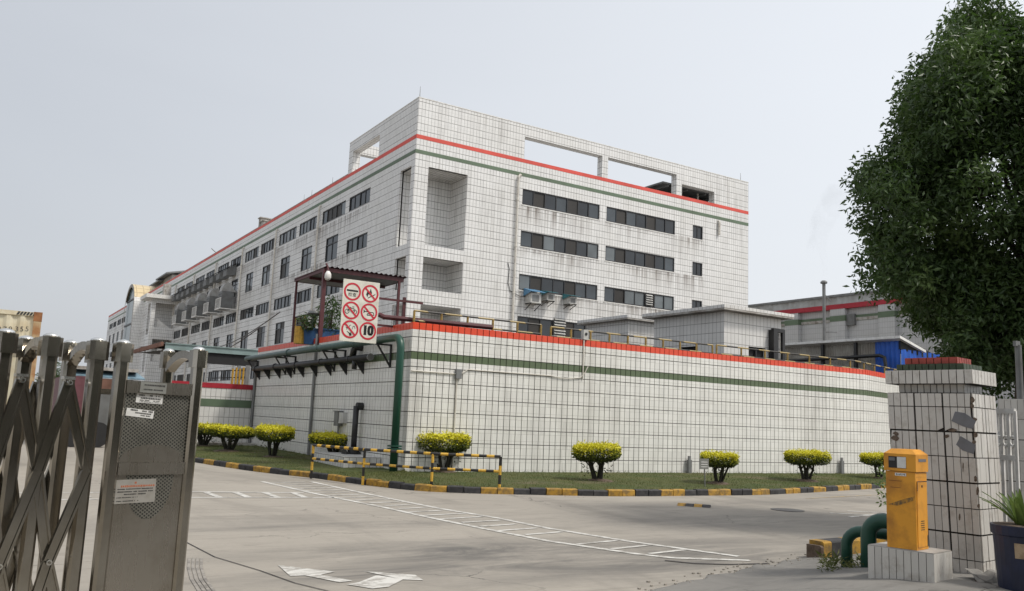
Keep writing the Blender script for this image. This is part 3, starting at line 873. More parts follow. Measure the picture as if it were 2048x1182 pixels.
# rear beam and posts of the frame
m.box(XB+TH, YPAR-TH, 21.03, 44.9, YPAR-.01, ZP-.003)
for x in (29.5, 37.05): m.box(x, YPAR-TH+.01, 18.2, x+TH, YPAR-.02, 21.03)
m.build('roof_frame', M['tile_far'], mbd)
m = MB(); m.box(XB-.02, YB-.02, ZP, XB1+.02, YB+TH+.02, ZP+.06); m.box(XB-.02, YB+TH+.02, ZP, XB+TH+.02, YPAR+.02, ZP+.06); m.build('coping', M['white_paint'], mbd)
# rooftop stair house seen through the right-hand opening
m = MB(); m.box(43.6, 48.62, 20.36, 50.2, 55.5, 20.5); m.box(49.4, 49.7, 18.2, 49.6, 55, 20.36); m.box(43.8, 54.8, 18.2, 49.4, 55.0, 20.36)
for x in (44.2, 46.2, 48.2): m.box(x, 48.7, 20.2, x+.12, 54.8, 20.36)
m.build('rooftop_shelter', M['cooler'], mbd)
m = MB(); m.tube([(47.9, 49.2, 18.2), (47.9, 49.2, 20.6)], .07, 8); m.build('vent_pipe', M['pvc'], mbd)

# windows
def window(axis, plane, u0, u1, z0, z1, n, style, r_, idx):
    P = (lambda u, w, z: (u, plane+w, z)) if axis == 'y' else (lambda u, w, z: (plane+w, u, z))
    def bx(mb, ua, ub, wa, wb, za, zb):
        p, q = P(ua, wa, za), P(ub, wb, zb); mb.box(min(p[0], q[0]), min(p[1], q[1]), p[2], max(p[0], q[0]), max(p[1], q[1]), q[2])
    fr = MB(); t = .07; wa, wb = .035, .115
    bx(fr, u0, u1, wa, wb, z0, z0+t); bx(fr, u0, u1, wa, wb, z1-t, z1)
    bx(fr, u0, u0+t, wa, wb, z0+t, z1-t); bx(fr, u1-t, u1, wa, wb, z0+t, z1-t)
    zm = None
    if style == 'tall': zm = z0+(z1-z0)*.70; bx(fr, u0+t, u1-t, wa, wb, zm-.04, zm+.04)
    step = (u1-u0)/n
    for i in range(1, n): bx(fr, u0+i*step-.035, u0+i*step+.035, wa, wb, z0+t, z1-t)
    w = fr.build('window', M['frame'], mbd)
    rr = random.Random(idx*13+5)
    far = axis == 'x' and u0 > 101
    segs = [(z0+.04, z1-.04)] if zm is None else [(z0+.04, zm), (zm, z1-.04)]
    for i in range(1 if far else n):
        for (za, zb) in segs:
            m_ = MB(); d = .075+.02*((i % 2) if not far else 0)+rr.uniform(0, .004)
            ua, ub = (u0+.03, u1-.03) if far else (u0+i*step, u0+(i+1)*step)
            tl = rr.uniform(-.006, .006)
            m_.quad(P(ua, d, za), P(ub, d+tl, za), P(ub, d+tl, zb), P(ua, d, zb))
            mt = 'glass'
            if axis == 'y' and style == 'strip':
                if i in (1, 4): mt = 'glass_brown'
                elif r_ == 2 and u0 > 37 and i in (2, 3, 5, 6): mt = 'glass_pale'
                elif rr.random() < .18: mt = 'glass_pale'
                elif rr.random() < .35: mt = 'glass_mid'
            elif axis == 'x':
                if rr.random() < .2: mt = 'glass_brown'
                elif rr.random() < .25: mt = 'glass_pale'
                elif rr.random() < .4: mt = 'glass_mid'
            m_.build('pane', M[mt], w)
    if axis == 'y':
        s_ = MB(); bx(s_, u0-.05, u1+.05, -.03, .03, z0-.075, z0-.005); s_.build('sill', M['white_paint'], w)
for i, wdef in enumerate(WIN): window(*wdef, i)
# near-black sheet painting the darkness of unlit rooms behind the glass
m = MB(); m.box(29.9, YB+.3, 1, 48, YB+.5, 17.8); m.build('room_shade_sheet', M['dark'], mbd)

# downpipes
def downpipe(pts, r=.075):
    m = MB(); m.tube(pts, r, 8)
    for k_ in range(5):
        t = (k_+.5)/5; a = Vector(pts[-2]).lerp(Vector(pts[-1]), t); m.tube([a-Vector((0, 0, .06)), a+Vector((0, 0, .06))], r*1.35, 8)
    m.build('downpipe', M['pvc'], mbd)
downpipe([(30.05, YB-.02, 18.2), (29.9, YB-.14, 18.2), (29.78, YB-.16, 18.0), (29.78, YB-.14, 2)])
downpipe([(48.9, YB-.02, 18.05), (48.9, YB-.13, 17.95), (48.9, YB-.13, 16.9)])
for y in (65.45, 77.1, 88.75, 100.4, 112.05, 123.7): downpipe([(XB-.02, y, 18.1), (XB-.14, y, 17.95), (XB-.14, y, 1)], .085)
# lightning rods
for x, y, z_ in ((XB+.1, YB+.1, ZP), (XB1-.6, YB+.3, ZP), (XB+.3, 64, ZR[1]), (XB+.3, 69, ZR[1]), (XB+.3, 71, ZR[1])):
    m = MB(); m.tube([(x, y, z_), (x, y, z_+.8)], [.03, .012], 6); m.build('lightning_rod', M['steelpole'], mbd)
# loose cable beside the downpipe
m = MB(); m.tube([(29.3, YB-.03, 12.0), (29.42, YB-.04, 11.6), (29.38, YB-.04, 10.6), (29.55, YB-.05, 10.1), (30.3, YB-.06, 9.85), (31.2, YB-.05, 9.9)], .022, 6); m.build('cable', M['black'], mbd)
# rooftop bits on the left wing
for y, h, w in ((84.5, .9, 1.3), (85.6, 1.4, .7)):
    m = MB(); m.box(XB+.6, y, 18.2, XB+2.2, y+w, ZR[1]+h); m.box(XB+.5, y-.1, ZR[1]+h, XB+2.3, y+w+.1, ZR[1]+h+.1)
    tag(m.build('roof_vent', M['trim'], loc=(XB+.6, y, 18.2)), 'wider low concrete vent on the factory roof edge' if w > 1 else 'narrow taller concrete vent on the factory roof edge', 'roof vent', 'vents on the roof')
a = onx(435, 508, XB+.3); b = onx(423, 497, XB-.6)
m = MB(); m.tube([a-Vector((0, 0, .6)), a, b], .05, 6); m.build('bracket_arm', M['steelpole'], mbd)

# projecting stair tower, far along the left face
yt = onx(351, 640, XB).y
xt = ony(304.6, 600, yt).x
zt = onx(352, 598, XB).z
st = thing('stair_tower', 'small white stair tower with open balcony projecting from the factory side', 'tower', (xt, yt, 0))
yt2 = onx(292, 640, xt).y
floors = [zt, zt-(zt-onx(351, 680, XB).z)]
m = MB()
zA, zB = ony(310, 605, yt).z, ony(310, 654, yt).z
zC, zD = ony(310, 678, yt).z, ony(310, 700, yt).z
W2 = XB-xt
holes = [(xt+.16*W2, xt+.93*W2, zB, zA), (xt+.16*W2, xt+.93*W2, zD-1.5, zC)]
facade(m, 'y', yt, xt, XB, 0, zt-.35, holes, .3)
holes = [(yt+.25*(yt2-yt), yt+.8*(yt2-yt), zB-1, zA), (yt+.25*(yt2-yt), yt+.8*(yt2-yt), zD-3, zC-1)]
facade(m, 'x', xt, yt, yt2, 0, zt-.35, holes, .3)
m.quad((xt, yt2, 0), (XB, yt2, 0), (XB, yt2, zt-.35), (xt, yt2, zt-.35))
m.quad((xt+.4, yt2-.5, 0), (XB, yt2-.5, 0), (XB, yt2-.5, zt-.35), (xt+.4, yt2-.5, zt-.35))
m.quad((xt, yt, (zB+zC)/2-.3), (XB, yt, (zB+zC)/2-.3), (XB, yt2, (zB+zC)/2-.3), (xt, yt2, (zB+zC)/2-.3))
m.quad((xt, yt, zB-.2), (XB, yt, zB-.2), (XB, yt2, zB-.2), (xt, yt2, zB-.2))
m.build('wall', M['tile_far'], st)
m = MB(); m.box(xt-.9, yt-.9, zt-.35, XB-.01, yt2+.8, zt+.15); m.build('roof', M['white_paint'], st)
m = MB(); m.prism([(xt+.3*W2, yt+.5, zB-.2), (xt+.95*W2, yt+.5, zB-.2), (xt+.3*W2, yt+.5, zB+1.2)], (0, .4, 0)); m.prism([(xt+.2*W2, yt+.5, zD-1.5), (xt+.6*W2, yt+.5, zD-1.5), (xt+.6*W2, yt+.5, zC)], (0, .4, 0)); m.build('stair_flight', M['white_paint'], st)
m = MB(); q = onx(322, 570, XB-1.0); m.box(XB-1.6, yt+1.5, zt, XB-.7, yt+2.6, q.z-.6); m.build('chimney_stub', M['trim'], st)

# far glazed arch with a barrel roof
ya0, ya1 = onx(271, 640, XB-1).y, onx(252.5, 640, XB-1).y
za = onx(268, 570, XB-1).z
ap = thing('arched_entrance_bay', 'tall glazed arch with amber barrel roof at the far end of the factory', 'building', (XB-1, (ya0+ya1)/2, 0))
yc_, rr_ = (ya0+ya1)/2, (ya1-ya0)/2
zs_ = za-rr_*.75
def arcpt(t, k=1.0): return (yc_-rr_*k*math.cos(t), zs_+(rr_*.75)*k*math.sin(t))
NA = 18
m = MB(); ring = [arcpt(math.pi*i/NA) for i in range(NA+1)]
poly = [(XB-1.2, ya0, 0)]+[(XB-1.2, y, z_) for y, z_ in ring]+[(XB-1.2, ya1, 0)]
m.add(poly, [tuple(range(len(poly)))]); m.build('glazing', M['arch_glass'], ap)
m = MB()
for (y, z_), (y2, z2) in zip(ring, ring[1:]): m.quad((XB-1.5 if (z_+z2)/2 > 19.0 else XB+.3, y, z_), (XB+24, y, z_), (XB+24, y2, z2), (XB-1.5 if (z_+z2)/2 > 19.0 else XB+.3, y2, z2))
m.build('barrel_roof', M['amber_roof'], ap)
m = MB()
for (y, z_), (y2, z2) in zip(ring, ring[1:]):
    if (z_+z2)/2 <= 19.0 and y < yc_: m.quad((XB-1.5, y, z_), (XB+.3, y, z_), (XB+.3, y2, z2), (XB-1.5, y2, z2))
m.quad((XB-1.5, ya0, 0), (XB, ya0, 0), (XB, ya0, zs_), (XB-1.5, ya0, zs_))
m.build('arch_side', M['tile_far'], ap)
m = MB(); rin = [arcpt(math.pi*i/NA, .86) for i in range(NA+1)]
o_ = [(XB-1.5, ya0, 0)]+[(XB-1.5, y, z_) for y, z_ in ring]+[(XB-1.5, ya1, 0)]
i_ = [(XB-1.5, ya0+rr_*.14, 0)]+[(XB-1.5, y, z_) for y, z_ in rin]+[(XB-1.5, ya1-rr_*.14, 0)]
for k_ in range(len(o_)-1): m.quad(o_[k_], o_[k_+1], i_[k_+1], i_[k_])
m.build('arch_rim', M['trim'], ap)
m = MB()
for z_ in [2+4.2*i for i in range(8)]:
    if z_ < za-1: m.box(XB-1.32, ya0+.3, z_, XB-1.22, ya1-.3, z_+.25)
m.build('glazing_bar', M['frame'], ap)
# small rooftop huts beside the arch
for (pxa, pya, nm) in ((335, 551, 'higher'), (318, 566, 'lower')):
    q = onx(pxa, pya, XB+3)
    hut = thing('rooftop_hut', '%s of the two small tin roofed huts on the factory roof' % nm, 'hut', (XB+3, q.y, 18.2), 'huts on the factory roof')
    m = MB(); m.box(XB+3, q.y-4, 18.2, XB+9, q.y+4, q.z-.3); m.build('wall', M['trim'], hut)
    m = MB(); m.prism([(XB+2, q.y-5, q.z-.4), (XB+2, q.y+5, q.z-.4), (XB+6, q.y+5, q.z+.5), (XB+6, q.y-5, q.z+.5)], (0, 0, .25)); m.build('roof', M['grey_metal'], hut)

# evaporative coolers hung on the left face
clab = ['first', 'second', 'third', 'fourth', 'fifth']
for i, (px, py) in enumerate(((450, 603), (425, 612), (401, 620), (380, 628), (360, 636))):
    q = onx(px, py, XB-1.0); y = q.y; zc = q.z
    c = thing('evaporative_cooler', 'large grey air cooler with round hood on the factory side, %s from the right' % clab[i], 'air cooler', (XB-1.0, y, zc), 'air coolers on the factory side')
    m = MB(); m.box(XB-1.55, y-.75, zc-.8, XB-.35, y+.75, zc+1.0); m.build('casing', M['cooler'], c)
    m = MB(); pts = []
    for k_ in range(9):
        t = math.pi*k_/8; pts.append((XB-.95-.6*math.cos(t), y-.6, zc+1.0+.95*math.sin(t)))
    m.prism([(XB-1.55, y-.6, zc+1.0)]+pts[1:-1]+[(XB-.02, y-.6, zc+1.0), (XB-.02, y-.6, zc+1.9)][:1], (0, 1.2, 0)); m.build('hood', M['cooler_light'], c)
    m = MB()
    for yy in (y-1.05, y+1.05): m.bar((XB-1.7, yy, zc-.85), (XB, yy, zc-.85), .1, .1); m.bar((XB-1.7, yy, zc-.85), (XB-1.7, yy, zc+.25), .06, .06)
    m.bar((XB-1.7, y-1.05, zc-.85), (XB-1.7, y+1.05, zc-.85), .1, .12); m.bar((XB-1.7, y-1.05, zc+.25), (XB-1.7, y+1.05, zc+.25), .05, .05)
    for k_ in range(7): m.bar((XB-1.7, y-.9+.3*k_, zc-.85), (XB-1.7, y-.9+.3*k_, zc+.25), .035, .035)
    m.build('rack', M['white_paint'], c)
    m = MB()
    for k_ in range(6): m.box(XB-1.57, y-.65, zc-.65+.26*k_, XB-1.55, y+.65, zc-.56+.26*k_)
    m.build('louvre', M['black'], c)
# smaller boxed units under the top windows
for i in range(11):
    y = 91.2+3.15*i
    zc = 15.95
    c = thing('window_unit', 'dark boxed cooling unit under the top factory windows, number %s from the right' % ['one', 'two', 'three', 'four', 'five', 'six', 'seven', 'eight', 'nine', 'ten', 'eleven'][i], 'cooling unit', (XB, y, zc), 'boxed units under the top windows')
    m = MB(); m.prism([(XB-.02, y, zc-.45), (XB-1.0, y, zc-.62), (XB-1.0, y, zc+.05), (XB-.02, y, zc+.75)], (0, 1.5, 0)); m.build('casing', M['cooler'], c)
    m = MB(); m.prism([(XB-.02, y-.15, zc+.80), (XB-1.15, y-.15, zc+.10), (XB-1.15, y-.15, zc+.16), (XB-.02, y-.15, zc+.87)], (0, 1.8, 0)); m.build('cover', M['black'], c)

# window air conditioners with awnings on the front
for i, (px, py, mt, lab) in enumerate(((1068, 596, 'awning_blue', 'air conditioner under a pale blue awning below the office window'),
                                       (1098, 594, 'awning_teal', 'small air conditioner under teal awning, middle of the three below the window'),
                                       (1142, 601, 'awning_teal', 'rightmost small air conditioner under a teal awning below the window'))):
    q = ony(px, py, YB-.5); s_ = 1.0 if i == 0 else .72
    c = thing('air_conditioner', lab, 'air conditioner', q, 'air conditioners below the office window')
    m = MB(); m.box(q.x-.42*s_, YB-.75, q.z-.36*s_, q.x+.42*s_, YB-.02, q.z+.30*s_); m.build('casing', M['ac'], c)
    m = MB(); m.box(q.x-.30*s_, YB-.765, q.z-.26*s_, q.x+.24*s_, YB-.752, q.z+.18*s_); m.build('grille', M['grey_metal'], c)
    m = MB(); m.prism([(q.x-.55*s_, YB-.02, q.z+.62*s_), (q.x-.55*s_, YB-1.0, q.z+.36*s_), (q.x-.55*s_, YB-1.0, q.z+.39*s_), (q.x-.55*s_, YB-.02, q.z+.66*s_)], (1.15*s_, 0, 0))
    m.add([(q.x-.55*s_, YB-.02, q.z+.62*s_), (q.x-.55*s_, YB-1.0, q.z+.36*s_), (q.x-.55*s_, YB-.02, q.z+.1*s_)], [(0, 1, 2)]); m.build('awning', M[mt], c)
    for k_ in (-.38, .38):
        m = MB(); m.bar((q.x+k_*s_, YB-.02, q.z-.40*s_), (q.x+k_*s_, YB-.8, q.z-.40*s_), .04, .04); m.bar((q.x+k_*s_, YB-.02, q.z-.8*s_), (q.x+k_*s_, YB-.75, q.z-.42*s_), .04, .04)
        m.build('bracket', M['black'], c)
def louvre(px, py, w, h, n, lab):
    q = ony(px, py, YB-.05)
    c = thing('louvre_vent', lab, 'vent', q)
    m = MB(); m.box(q.x-w/2, YB-.06, q.z-h/2, q.x+w/2, YB+.03, q.z+h/2); m.build('backing', M['cooler'], c)
    for k_ in range(n):
        z_ = q.z-h/2+h*(k_+.5)/n
        m = MB(); m.prism([(q.x-w/2, YB-.16, z_-.05*h/n*4), (q.x-w/2, YB-.05, z_+.05*h/n*4), (q.x-w/2, YB-.05, z_+.02+.05*h/n*4)], (w, 0, 0)); m.build('slat', M['ac'], c)
louvre(1298, 600, .62, .85, 5, 'white louvre vent set in the office strip window')
louvre(1119, 656, .95, 1.35, 7, 'tall white louvre vent in the lowest visible strip window')

# power cables across the side of the factory
for i, ((xa, ya, da), (xb, yb, db)) in enumerate((((395, 702, 60), (560, 624, 45)), ((378, 715, 60), (520, 655, 45)))):
    a, b = ond(xa, ya, da), ond(xb, yb, db)
    m = MB(); pts = [a.lerp(b, t/8)-Vector((0, 0, .5*math.sin(math.pi*t/8))) for t in range(9)]
    m.tube(pts, .03, 5); tag(m.build('power_cable', M['black'], loc=a), '%s black cable slung across the side of the factory' % ('upper' if i == 0 else 'lower'), 'cable', 'cables by the factory')

# ================================================================== THINGS ON AND AT THE TANK WALL
def text_mesh(body, size, mat, place, parent, name='lettering', extrude=.0):
    """flat text turned into a mesh; place(s,t) gives the world point of text coordinates"""
    cu = bpy.data.curves.new('t', 'FONT'); cu.body = body; cu.size = size; cu.align_x = 'CENTER'; cu.align_y = 'CENTER'
    to = bpy.data.objects.new('t', cu); col.objects.link(to)
    dg = bpy.context.evaluated_depsgraph_get()
    me0 = bpy.data.meshes.new_from_object(to.evaluated_get(dg))
    m = MB(); m.add([place(v.co.x, v.co.y) for v in me0.vertices], [tuple(p.vertices) for p in me0.polygons])
    bpy.data.objects.remove(to); bpy.data.meshes.remove(me0)
    return m.build(name, mat, parent)

# horizontal green pipe on the left face with its drop at the corner
PXO = XW-.33
gp = thing('green_water_pipe', 'dark green water pipe running along the tiled wall and dropping near the corner', 'pipe', (PXO, YW+.6, 0))
zt_ = onx(803, 668, PXO).z; yd = onx(795, 800, PXO).y
ztop = onx(700, 688, PXO).z
E1 = [(PXO, yd, .0), (PXO, yd, ztop-.3)]+[(PXO, yd+.3-.3*math.cos(t*math.pi/8), ztop-.3+.3*math.sin(t*math.pi/8)) for t in range(1, 5)]+[(PXO, yd+1.6, ztop)]
m = MB(); m.tube(E1, .105, 14); m.build('drop_pipe', M['gpipe'], gp, smooth=True)
m = MB(); m.tube([(PXO, yd+1.6, ztop), (PXO, yd+8, ztop), (PXO, YE+.4, ztop-.03)], .105, 14); m.build('wall_pipe', M['gpipe2'], gp, smooth=True)
zf = onx(790, 892, PXO).z
for z_ in (zf, zf-.07):
    m = MB(); m.tube([(PXO, yd, z_-.02), (PXO, yd, z_+.02)], .19, 16); m.build('flange', M['gpipe'], gp)
for k_ in range(3):
    m = MB(); y = yd+3.2*(k_+1); m.tube([(PXO, y-.03, ztop), (PXO, y+.03, ztop)], .125, 14); m.build('coupling', M['gpipe2'], gp)
for px in (783, 692, 672, 593, 575, 519):
    y = onx(px, 710, XW).y
    m = MB(); m.bar((XW, y, ztop-.13), (PXO-.16, y, ztop-.13), .05, .05); m.bar((XW-.03, y, ztop-.75), (XW-.03, y, ztop-.13), .05, .05); m.bar((XW-.03, y, ztop-.72), (PXO-.1, y, ztop-.15), .045, .045)
    m.build('bracket', M['black'], gp)
# black drain pipe below it
BXO = XW-.2
bp = thing('black_drain_pipe', 'thick black pipe on triangular brackets along the side of the tiled wall', 'pipe', (BXO, YW+3, 2))
y0_, y1_ = onx(741, 712, BXO).y, onx(508, 734, BXO).y
zb_ = onx(741, 714, BXO).z
m = MB(); m.tube([(BXO, y0_, zb_), (BXO, (y0_+y1_)/2, zb_-.01), (BXO, y1_, zb_-.02)], .095, 12); m.build('pipe', M['black'], bp, smooth=True)
for k_ in range(9):
    y = y0_+.9+(y1_-y0_-1.2)*k_/8
    m = MB(); m.prism([(XW-.005, y, zb_-.1), (XW-.3, y, zb_-.1), (XW-.005, y, zb_-.46)], (0, .06, 0)); m.build('bracket', M['black'], bp)
for k_ in range(5):
    y = y0_+1.6+(y1_-y0_-2)*k_/4
    m = MB(); m.tube([(BXO, y-.04, zb_), (BXO, y+.04, zb_)], .115, 12); m.build('coupling', M['black'], bp)
ye = onx(706, 700, BXO).y
m = MB(); m.tube([(XW, ye-.25, zb_+.33), (BXO, ye-.22, zb_+.34), (BXO, ye-.08, zb_+.26), (BXO, ye, zb_+.05)], .1, 10); m.build('elbow', M['black'], bp, smooth=True)
m = MB(); m.tube([(BXO, ye-.2, zb_-.05), (BXO, ye-.2, zb_-.32)], .075, 10); m.build('elbow', M['black'], bp, smooth=True)
m = MB(); m.tube([(BXO, y0_-.02, zb_), (BXO, y0_+.03, zb_)], .105, 12); m.build('end_flange', M['grey_metal'], bp)
# standpipe with valves, low on the left face
q = onx(716, 812, XW-.15)
sp_ = thing('black_standpipe', 'black standpipe with elbow and valves against the tiled wall', 'pipe', (XW-.15, q.y, .1))
m = MB(); m.tube([(XW-.01, q.y-.02, q.z), (XW-.2, q.y-.02, q.z)], .105, 12); m.build('elbow', M['black'], sp_)
m = MB(); m.tube([(XW-.2, q.y, q.z), (XW-.2, q.y, .45)], .085, 12); m.build('pipe', M['black'], sp_, smooth=True)
m = MB(); m.tube([(XW-.2, q.y, .62), (XW-.2, q.y, .12)], .17, 12); m.tube([(XW-.45, q.y, .36), (XW+.0, q.y, .36)], .13, 12); m.build('valve', M['black'], sp_)
m = MB(); m.tube([(XW-.45, q.y, .36), (XW-.5, q.y, .36)], .2, 14); m.build('hand_wheel', M['black'], sp_)
m = MB(); m.box(XW-1.1, q.y-1.6, .08, XW-.03, q.y+.9, .42); tag(m.build('tiled_plinth', M['tile_house'], loc=(XW-.5, q.y, .08)), 'low white tiled plinth at the foot of the wall behind the striped railing', 'plinth')
# electrical boxes
q = onx(686, 838, XW)
eb = thing('electrical_box', 'grey electrical cabinet pair fixed on the side of the tiled wall', 'electrical box', (XW, q.y, q.z))
m = MB(); m.box(XW-.17, q.y, q.z-.22, XW-.005, q.y+.34, q.z+.22); m.build('cabinet', M['grey_metal'], eb)
m = MB(); m.box(XW-.21, q.y-.02, q.z+.22, XW-.005, q.y+.36, q.z+.25); m.build('lid', M['grey_metal'], eb)
m = MB(); m.box(XW-.15, q.y-.36, q.z-.13, XW-.005, q.y-.02, q.z+.20); m.build('cabinet', M['ac'], eb)
m = MB(); m.tube([(XW-.09, q.y+.1, q.z-.22), (XW-.09, q.y+.1, .15)], .04, 8); m.build('conduit', M['grey_metal'], eb)
# vertical steel conduits on the left face
for px0, py0, px1, py1, lab, r in ((629, 742, 614, 920, 'tall thin grey conduit running down the middle of the wall side', .05), (513, 722, 502, 880, 'dark grey conduit at the far end of the wall side', .06)):
    a = onx(px0, py0, XW-.06); b = onx(px1, py1, XW-.06)
    m = MB(); m.tube([(XW-.06, a.y, zb_+1.0 if r < .055 else a.z), (XW-.06, a.y, .12)], r, 8)
    tag(m.build('conduit', M['grey_metal'], loc=(XW, a.y, 0)), lab, 'conduit')
# junction box and white conduits on the front face
q = ony(915, 748, YW)
jb = thing('junction_box', 'small grey junction box with white conduits on the front of the tiled wall', 'junction box', q)
m = MB(); m.box(q.x-.085, YW-.10, q.z-.13, q.x+.085, YW-.003, q.z+.13); m.build('box', M['grey_metal'], jb)
a = ony(822, 741, YW); b = ony(908, 868, YW)
m = MB(); m.tube([(XW+.02, YW-.03, a.z), (q.x-.08, YW-.03, q.z)], .018, 6); m.build('conduit', M['pvc'], jb)
m = MB(); m.tube([(q.x-.03, YW-.03, q.z-.13), (q.x-.03, YW-.03, .15)], .022, 6); m.build('conduit', M['pvc'], jb)
pts = [ony(*p, YW-.03) for p in ((922, 748), (936, 739), (1000, 744), (1097, 751), (1130, 757), (1160, 756), (1170, 745), (1176, 733))]
m = MB(); m.tube(pts, .014, 6); m.build('cable', M['pvc'], jb)
a = ony(1168, 676, YW-.03); b = ony(1164, 758, YW-.03)
m = MB(); m.tube([(a.x, YW-.03, ZW1-.02), (a.x, YW-.03, b.z)], .022, 6); m.build('conduit', M['pvc'], jb)
q = ony(1172, 666, YW-.05)
lsn = thing('speaker_box', 'small pale grey box with a round dial on top of the red band', 'loudspeaker', (q.x, YW, ZW1))
m = MB(); m.box(q.x-.09, YW-.06, ZW1+.0, q.x+.09, YW+.08, ZW1+.30); m.build('case', M['ac'], lsn)
m = MB(); m.tube([(q.x, YW-.062, ZW1+.17), (q.x, YW-.075, ZW1+.17)], .045, 12); m.build('dial', M['black'], lsn)
# little service posts at the wall foot
for px, py, lab in ((1379, 929, 'small grey post at the wall foot near the lawn notice'), (1684, 930, 'small grey post at the wall foot left of the last shrub')):
    q = ony(px, py, YW-.12)
    m = MB(); m.box(q.x-.07, YW-.16, .1, q.x+.07, YW-.06, q.z+.15); m.box(q.x-.045, YW-.14, q.z+.15, q.x+.045, YW-.08, q.z+.27)
    tag(m.build('service_post', M['grey_metal'], loc=(q.x, YW-.1, .1)), lab, 'post')

# roof railing on the tank: black and yellow rails
def railing(P, name, label, nposts, z0, h, r=.030):
    t = thing(name, label, 'railing', P[0])
    for zz in (h, h*.55):
        m = MB()
        pts = [Vector((p.x, p.y, z0+zz)) for p in P]
        # local frame so that stripes follow the rail
        for a, b in zip(pts, pts[1:]): m.tube([a, b], r, 6)
        m.build('rail', M['hazard_thin'], t)
    L = sum((b-a).length for a, b in zip(P, P[1:]))
    for k_ in range(nposts+1):
        p = at_frac(P, k_/nposts)
        m = MB(); m.tube([(p.x, p.y, z0-.3), (p.x, p.y, z0+h)], r*1.15, 6); m.build('post', M['mustard'], t)
yr = YW+.9
railing([Vector((10.2, yr, 0)), Vector((14.5, yr, 0))], 'tank_railing', 'black and yellow railing on the tank, section left of the loudspeaker box nearest the corner', 5, ZW1-.2, .62)
railing([Vector((14.6, yr-.4, 0)), Vector((21.4, yr-.4, 0))], 'tank_railing', 'black and yellow railing on the tank in front of the pump houses', 9, ZW1-.28, .62)
railing([Vector((21.6, yr-.4, 0)), Vector((29.3, yr-.35, 0)), Vector((36.0, yr+1.6, 0))], 'tank_railing', 'black and yellow railing on the tank between the pump house and the blue shed', 12, ZW1-.30, .66)
# brown pipe lying over the corner railings
a = ony(768, 634, yr+.4); b = ony(985, 655, yr-.6)
m = MB(); m.tube([ony(758, 629, yr+.5), a, b], .07, 8); tag(m.build('brown_pipe', M['maroon'], loc=a), 'rusty brown pipe lying on the tank edge beside the sign', 'pipe')

# canopy shelter with red frame, on the tank
yc1 = 28.1; yc2 = 31.35; xc1, xc2 = 9.78, 12.75; zc1 = 6.48
cs = thing('canopy_shelter', 'open shelter with maroon steel posts and corrugated roof on the tank', 'shelter', (xc1, yc1, 4.0))
m = MB()
nx = 34; V_ = []; F_ = []
for i in range(nx+1):
    x = xc1-.06+(xc2-xc1+.16)*i/nx; dz = .028*(1 if i % 2 else -1)
    V_ += [(x, yc1-.12, zc1+.10+dz), (x, yc2+.1, zc1+.03+dz)]
F_ = [(2*i, 2*i+2, 2*i+3, 2*i+1) for i in range(nx)]
m.add(V_, F_); m.build('roof_sheet', M['maroon'], cs)
m = MB(); m.box(xc1, yc1+.02, zc1-.06, xc2, yc2, zc1-.045); m.build('ceiling', M['grey_metal'], cs)
for (a, b) in (((xc1, yc1, zc1), (xc2, yc1, zc1)), ((xc1, yc2, zc1), (xc2, yc2, zc1)), ((xc1, yc1, zc1), (xc1, yc2, zc1)), ((xc2, yc1, zc1), (xc2, yc2, zc1)), ((xc1, (yc1+yc2)/2, zc1-.08), (xc2, (yc1+yc2)/2, zc1-.08))):
    m = MB(); m.bar(a, b, .06, .14); m.build('beam', M['maroon'], cs)
for (x, y, w, zb) in ((xc1, yc1, .13, 3.85), (xc2-.15, yc1, .08, 3.6), (xc1+.02, yc2-.15, .07, 3.7), (xc2-.15, yc2-.1, .07, 3.6)):
    m = MB(); m.box(x-w/2, y-w/2, zb, x+w/2, y+w/2, zc1-.02); m.build('post', M['maroon'], cs)
q = ony(656, 549, yc1-.2)
ca = thing('security_camera', 'white dome security camera hanging at the shelter corner', 'camera', q)
m = MB(); m.tube([(q.x, q.y, q.z+.12), (q.x, q.y, q.z+.02), (q.x, q.y, q.z-.10), (q.x, q.y, q.z-.17), (q.x, q.y, q.z-.21)], [.05, .11, .12, .09, .03], 12); m.build('dome', M['white_paint'], ca, smooth=True)
m = MB(); m.tube([(q.x, q.y, q.z+.12), (q.x, q.y+.1, q.z+.3), (q.x-.02, q.y+.2, q.z+.4)], .035, 8); m.build('arm', M['maroon'], ca)

# planters and railings below the shelter
for i, (pa, pb, lab, yy) in enumerate(((609, 641, 'blue planter tub beside the yellow drum under the shelter', 28.6), (643, 684, 'long blue planter tub behind the sign board', 28.4))):
    a = ony(pa, 665, yy); b = ony(pb, 665, yy)
    c = thing('planter', lab, 'planter', (a.x, yy, 4.0), 'planter tubs on the tank')
    m = MB(); m.prism([(a.x+.04, yy, 3.9), (b.x-.04, yy, 3.9), (b.x, yy-.02, 4.42), (a.x, yy-.02, 4.42)], (0, .4, 0)); m.build('tub', M['blue_tub'], c)
    m = MB(); m.box(a.x-.02, yy-.05, 4.42, b.x+.02, yy+.42, 4.46); m.build('rim', M['blue_tub'], c)
def leafcloud(mb, c, rx, ry, rz, n, size, rnd, shell=.35, droop=0.0, m=0):
    for _ in range(n):
        while True:
            d = Vector((rnd.uniform(-1, 1), rnd.uniform(-1, 1), rnd.uniform(-1, 1)))
            if shell < d.length < 1: break
        p = Vector((c[0]+d.x*rx, c[1]+d.y*ry, c[2]+d.z*rz))
        leaf(mb, p, size*rnd.uniform(.6, 1.25), rnd, droop, m)
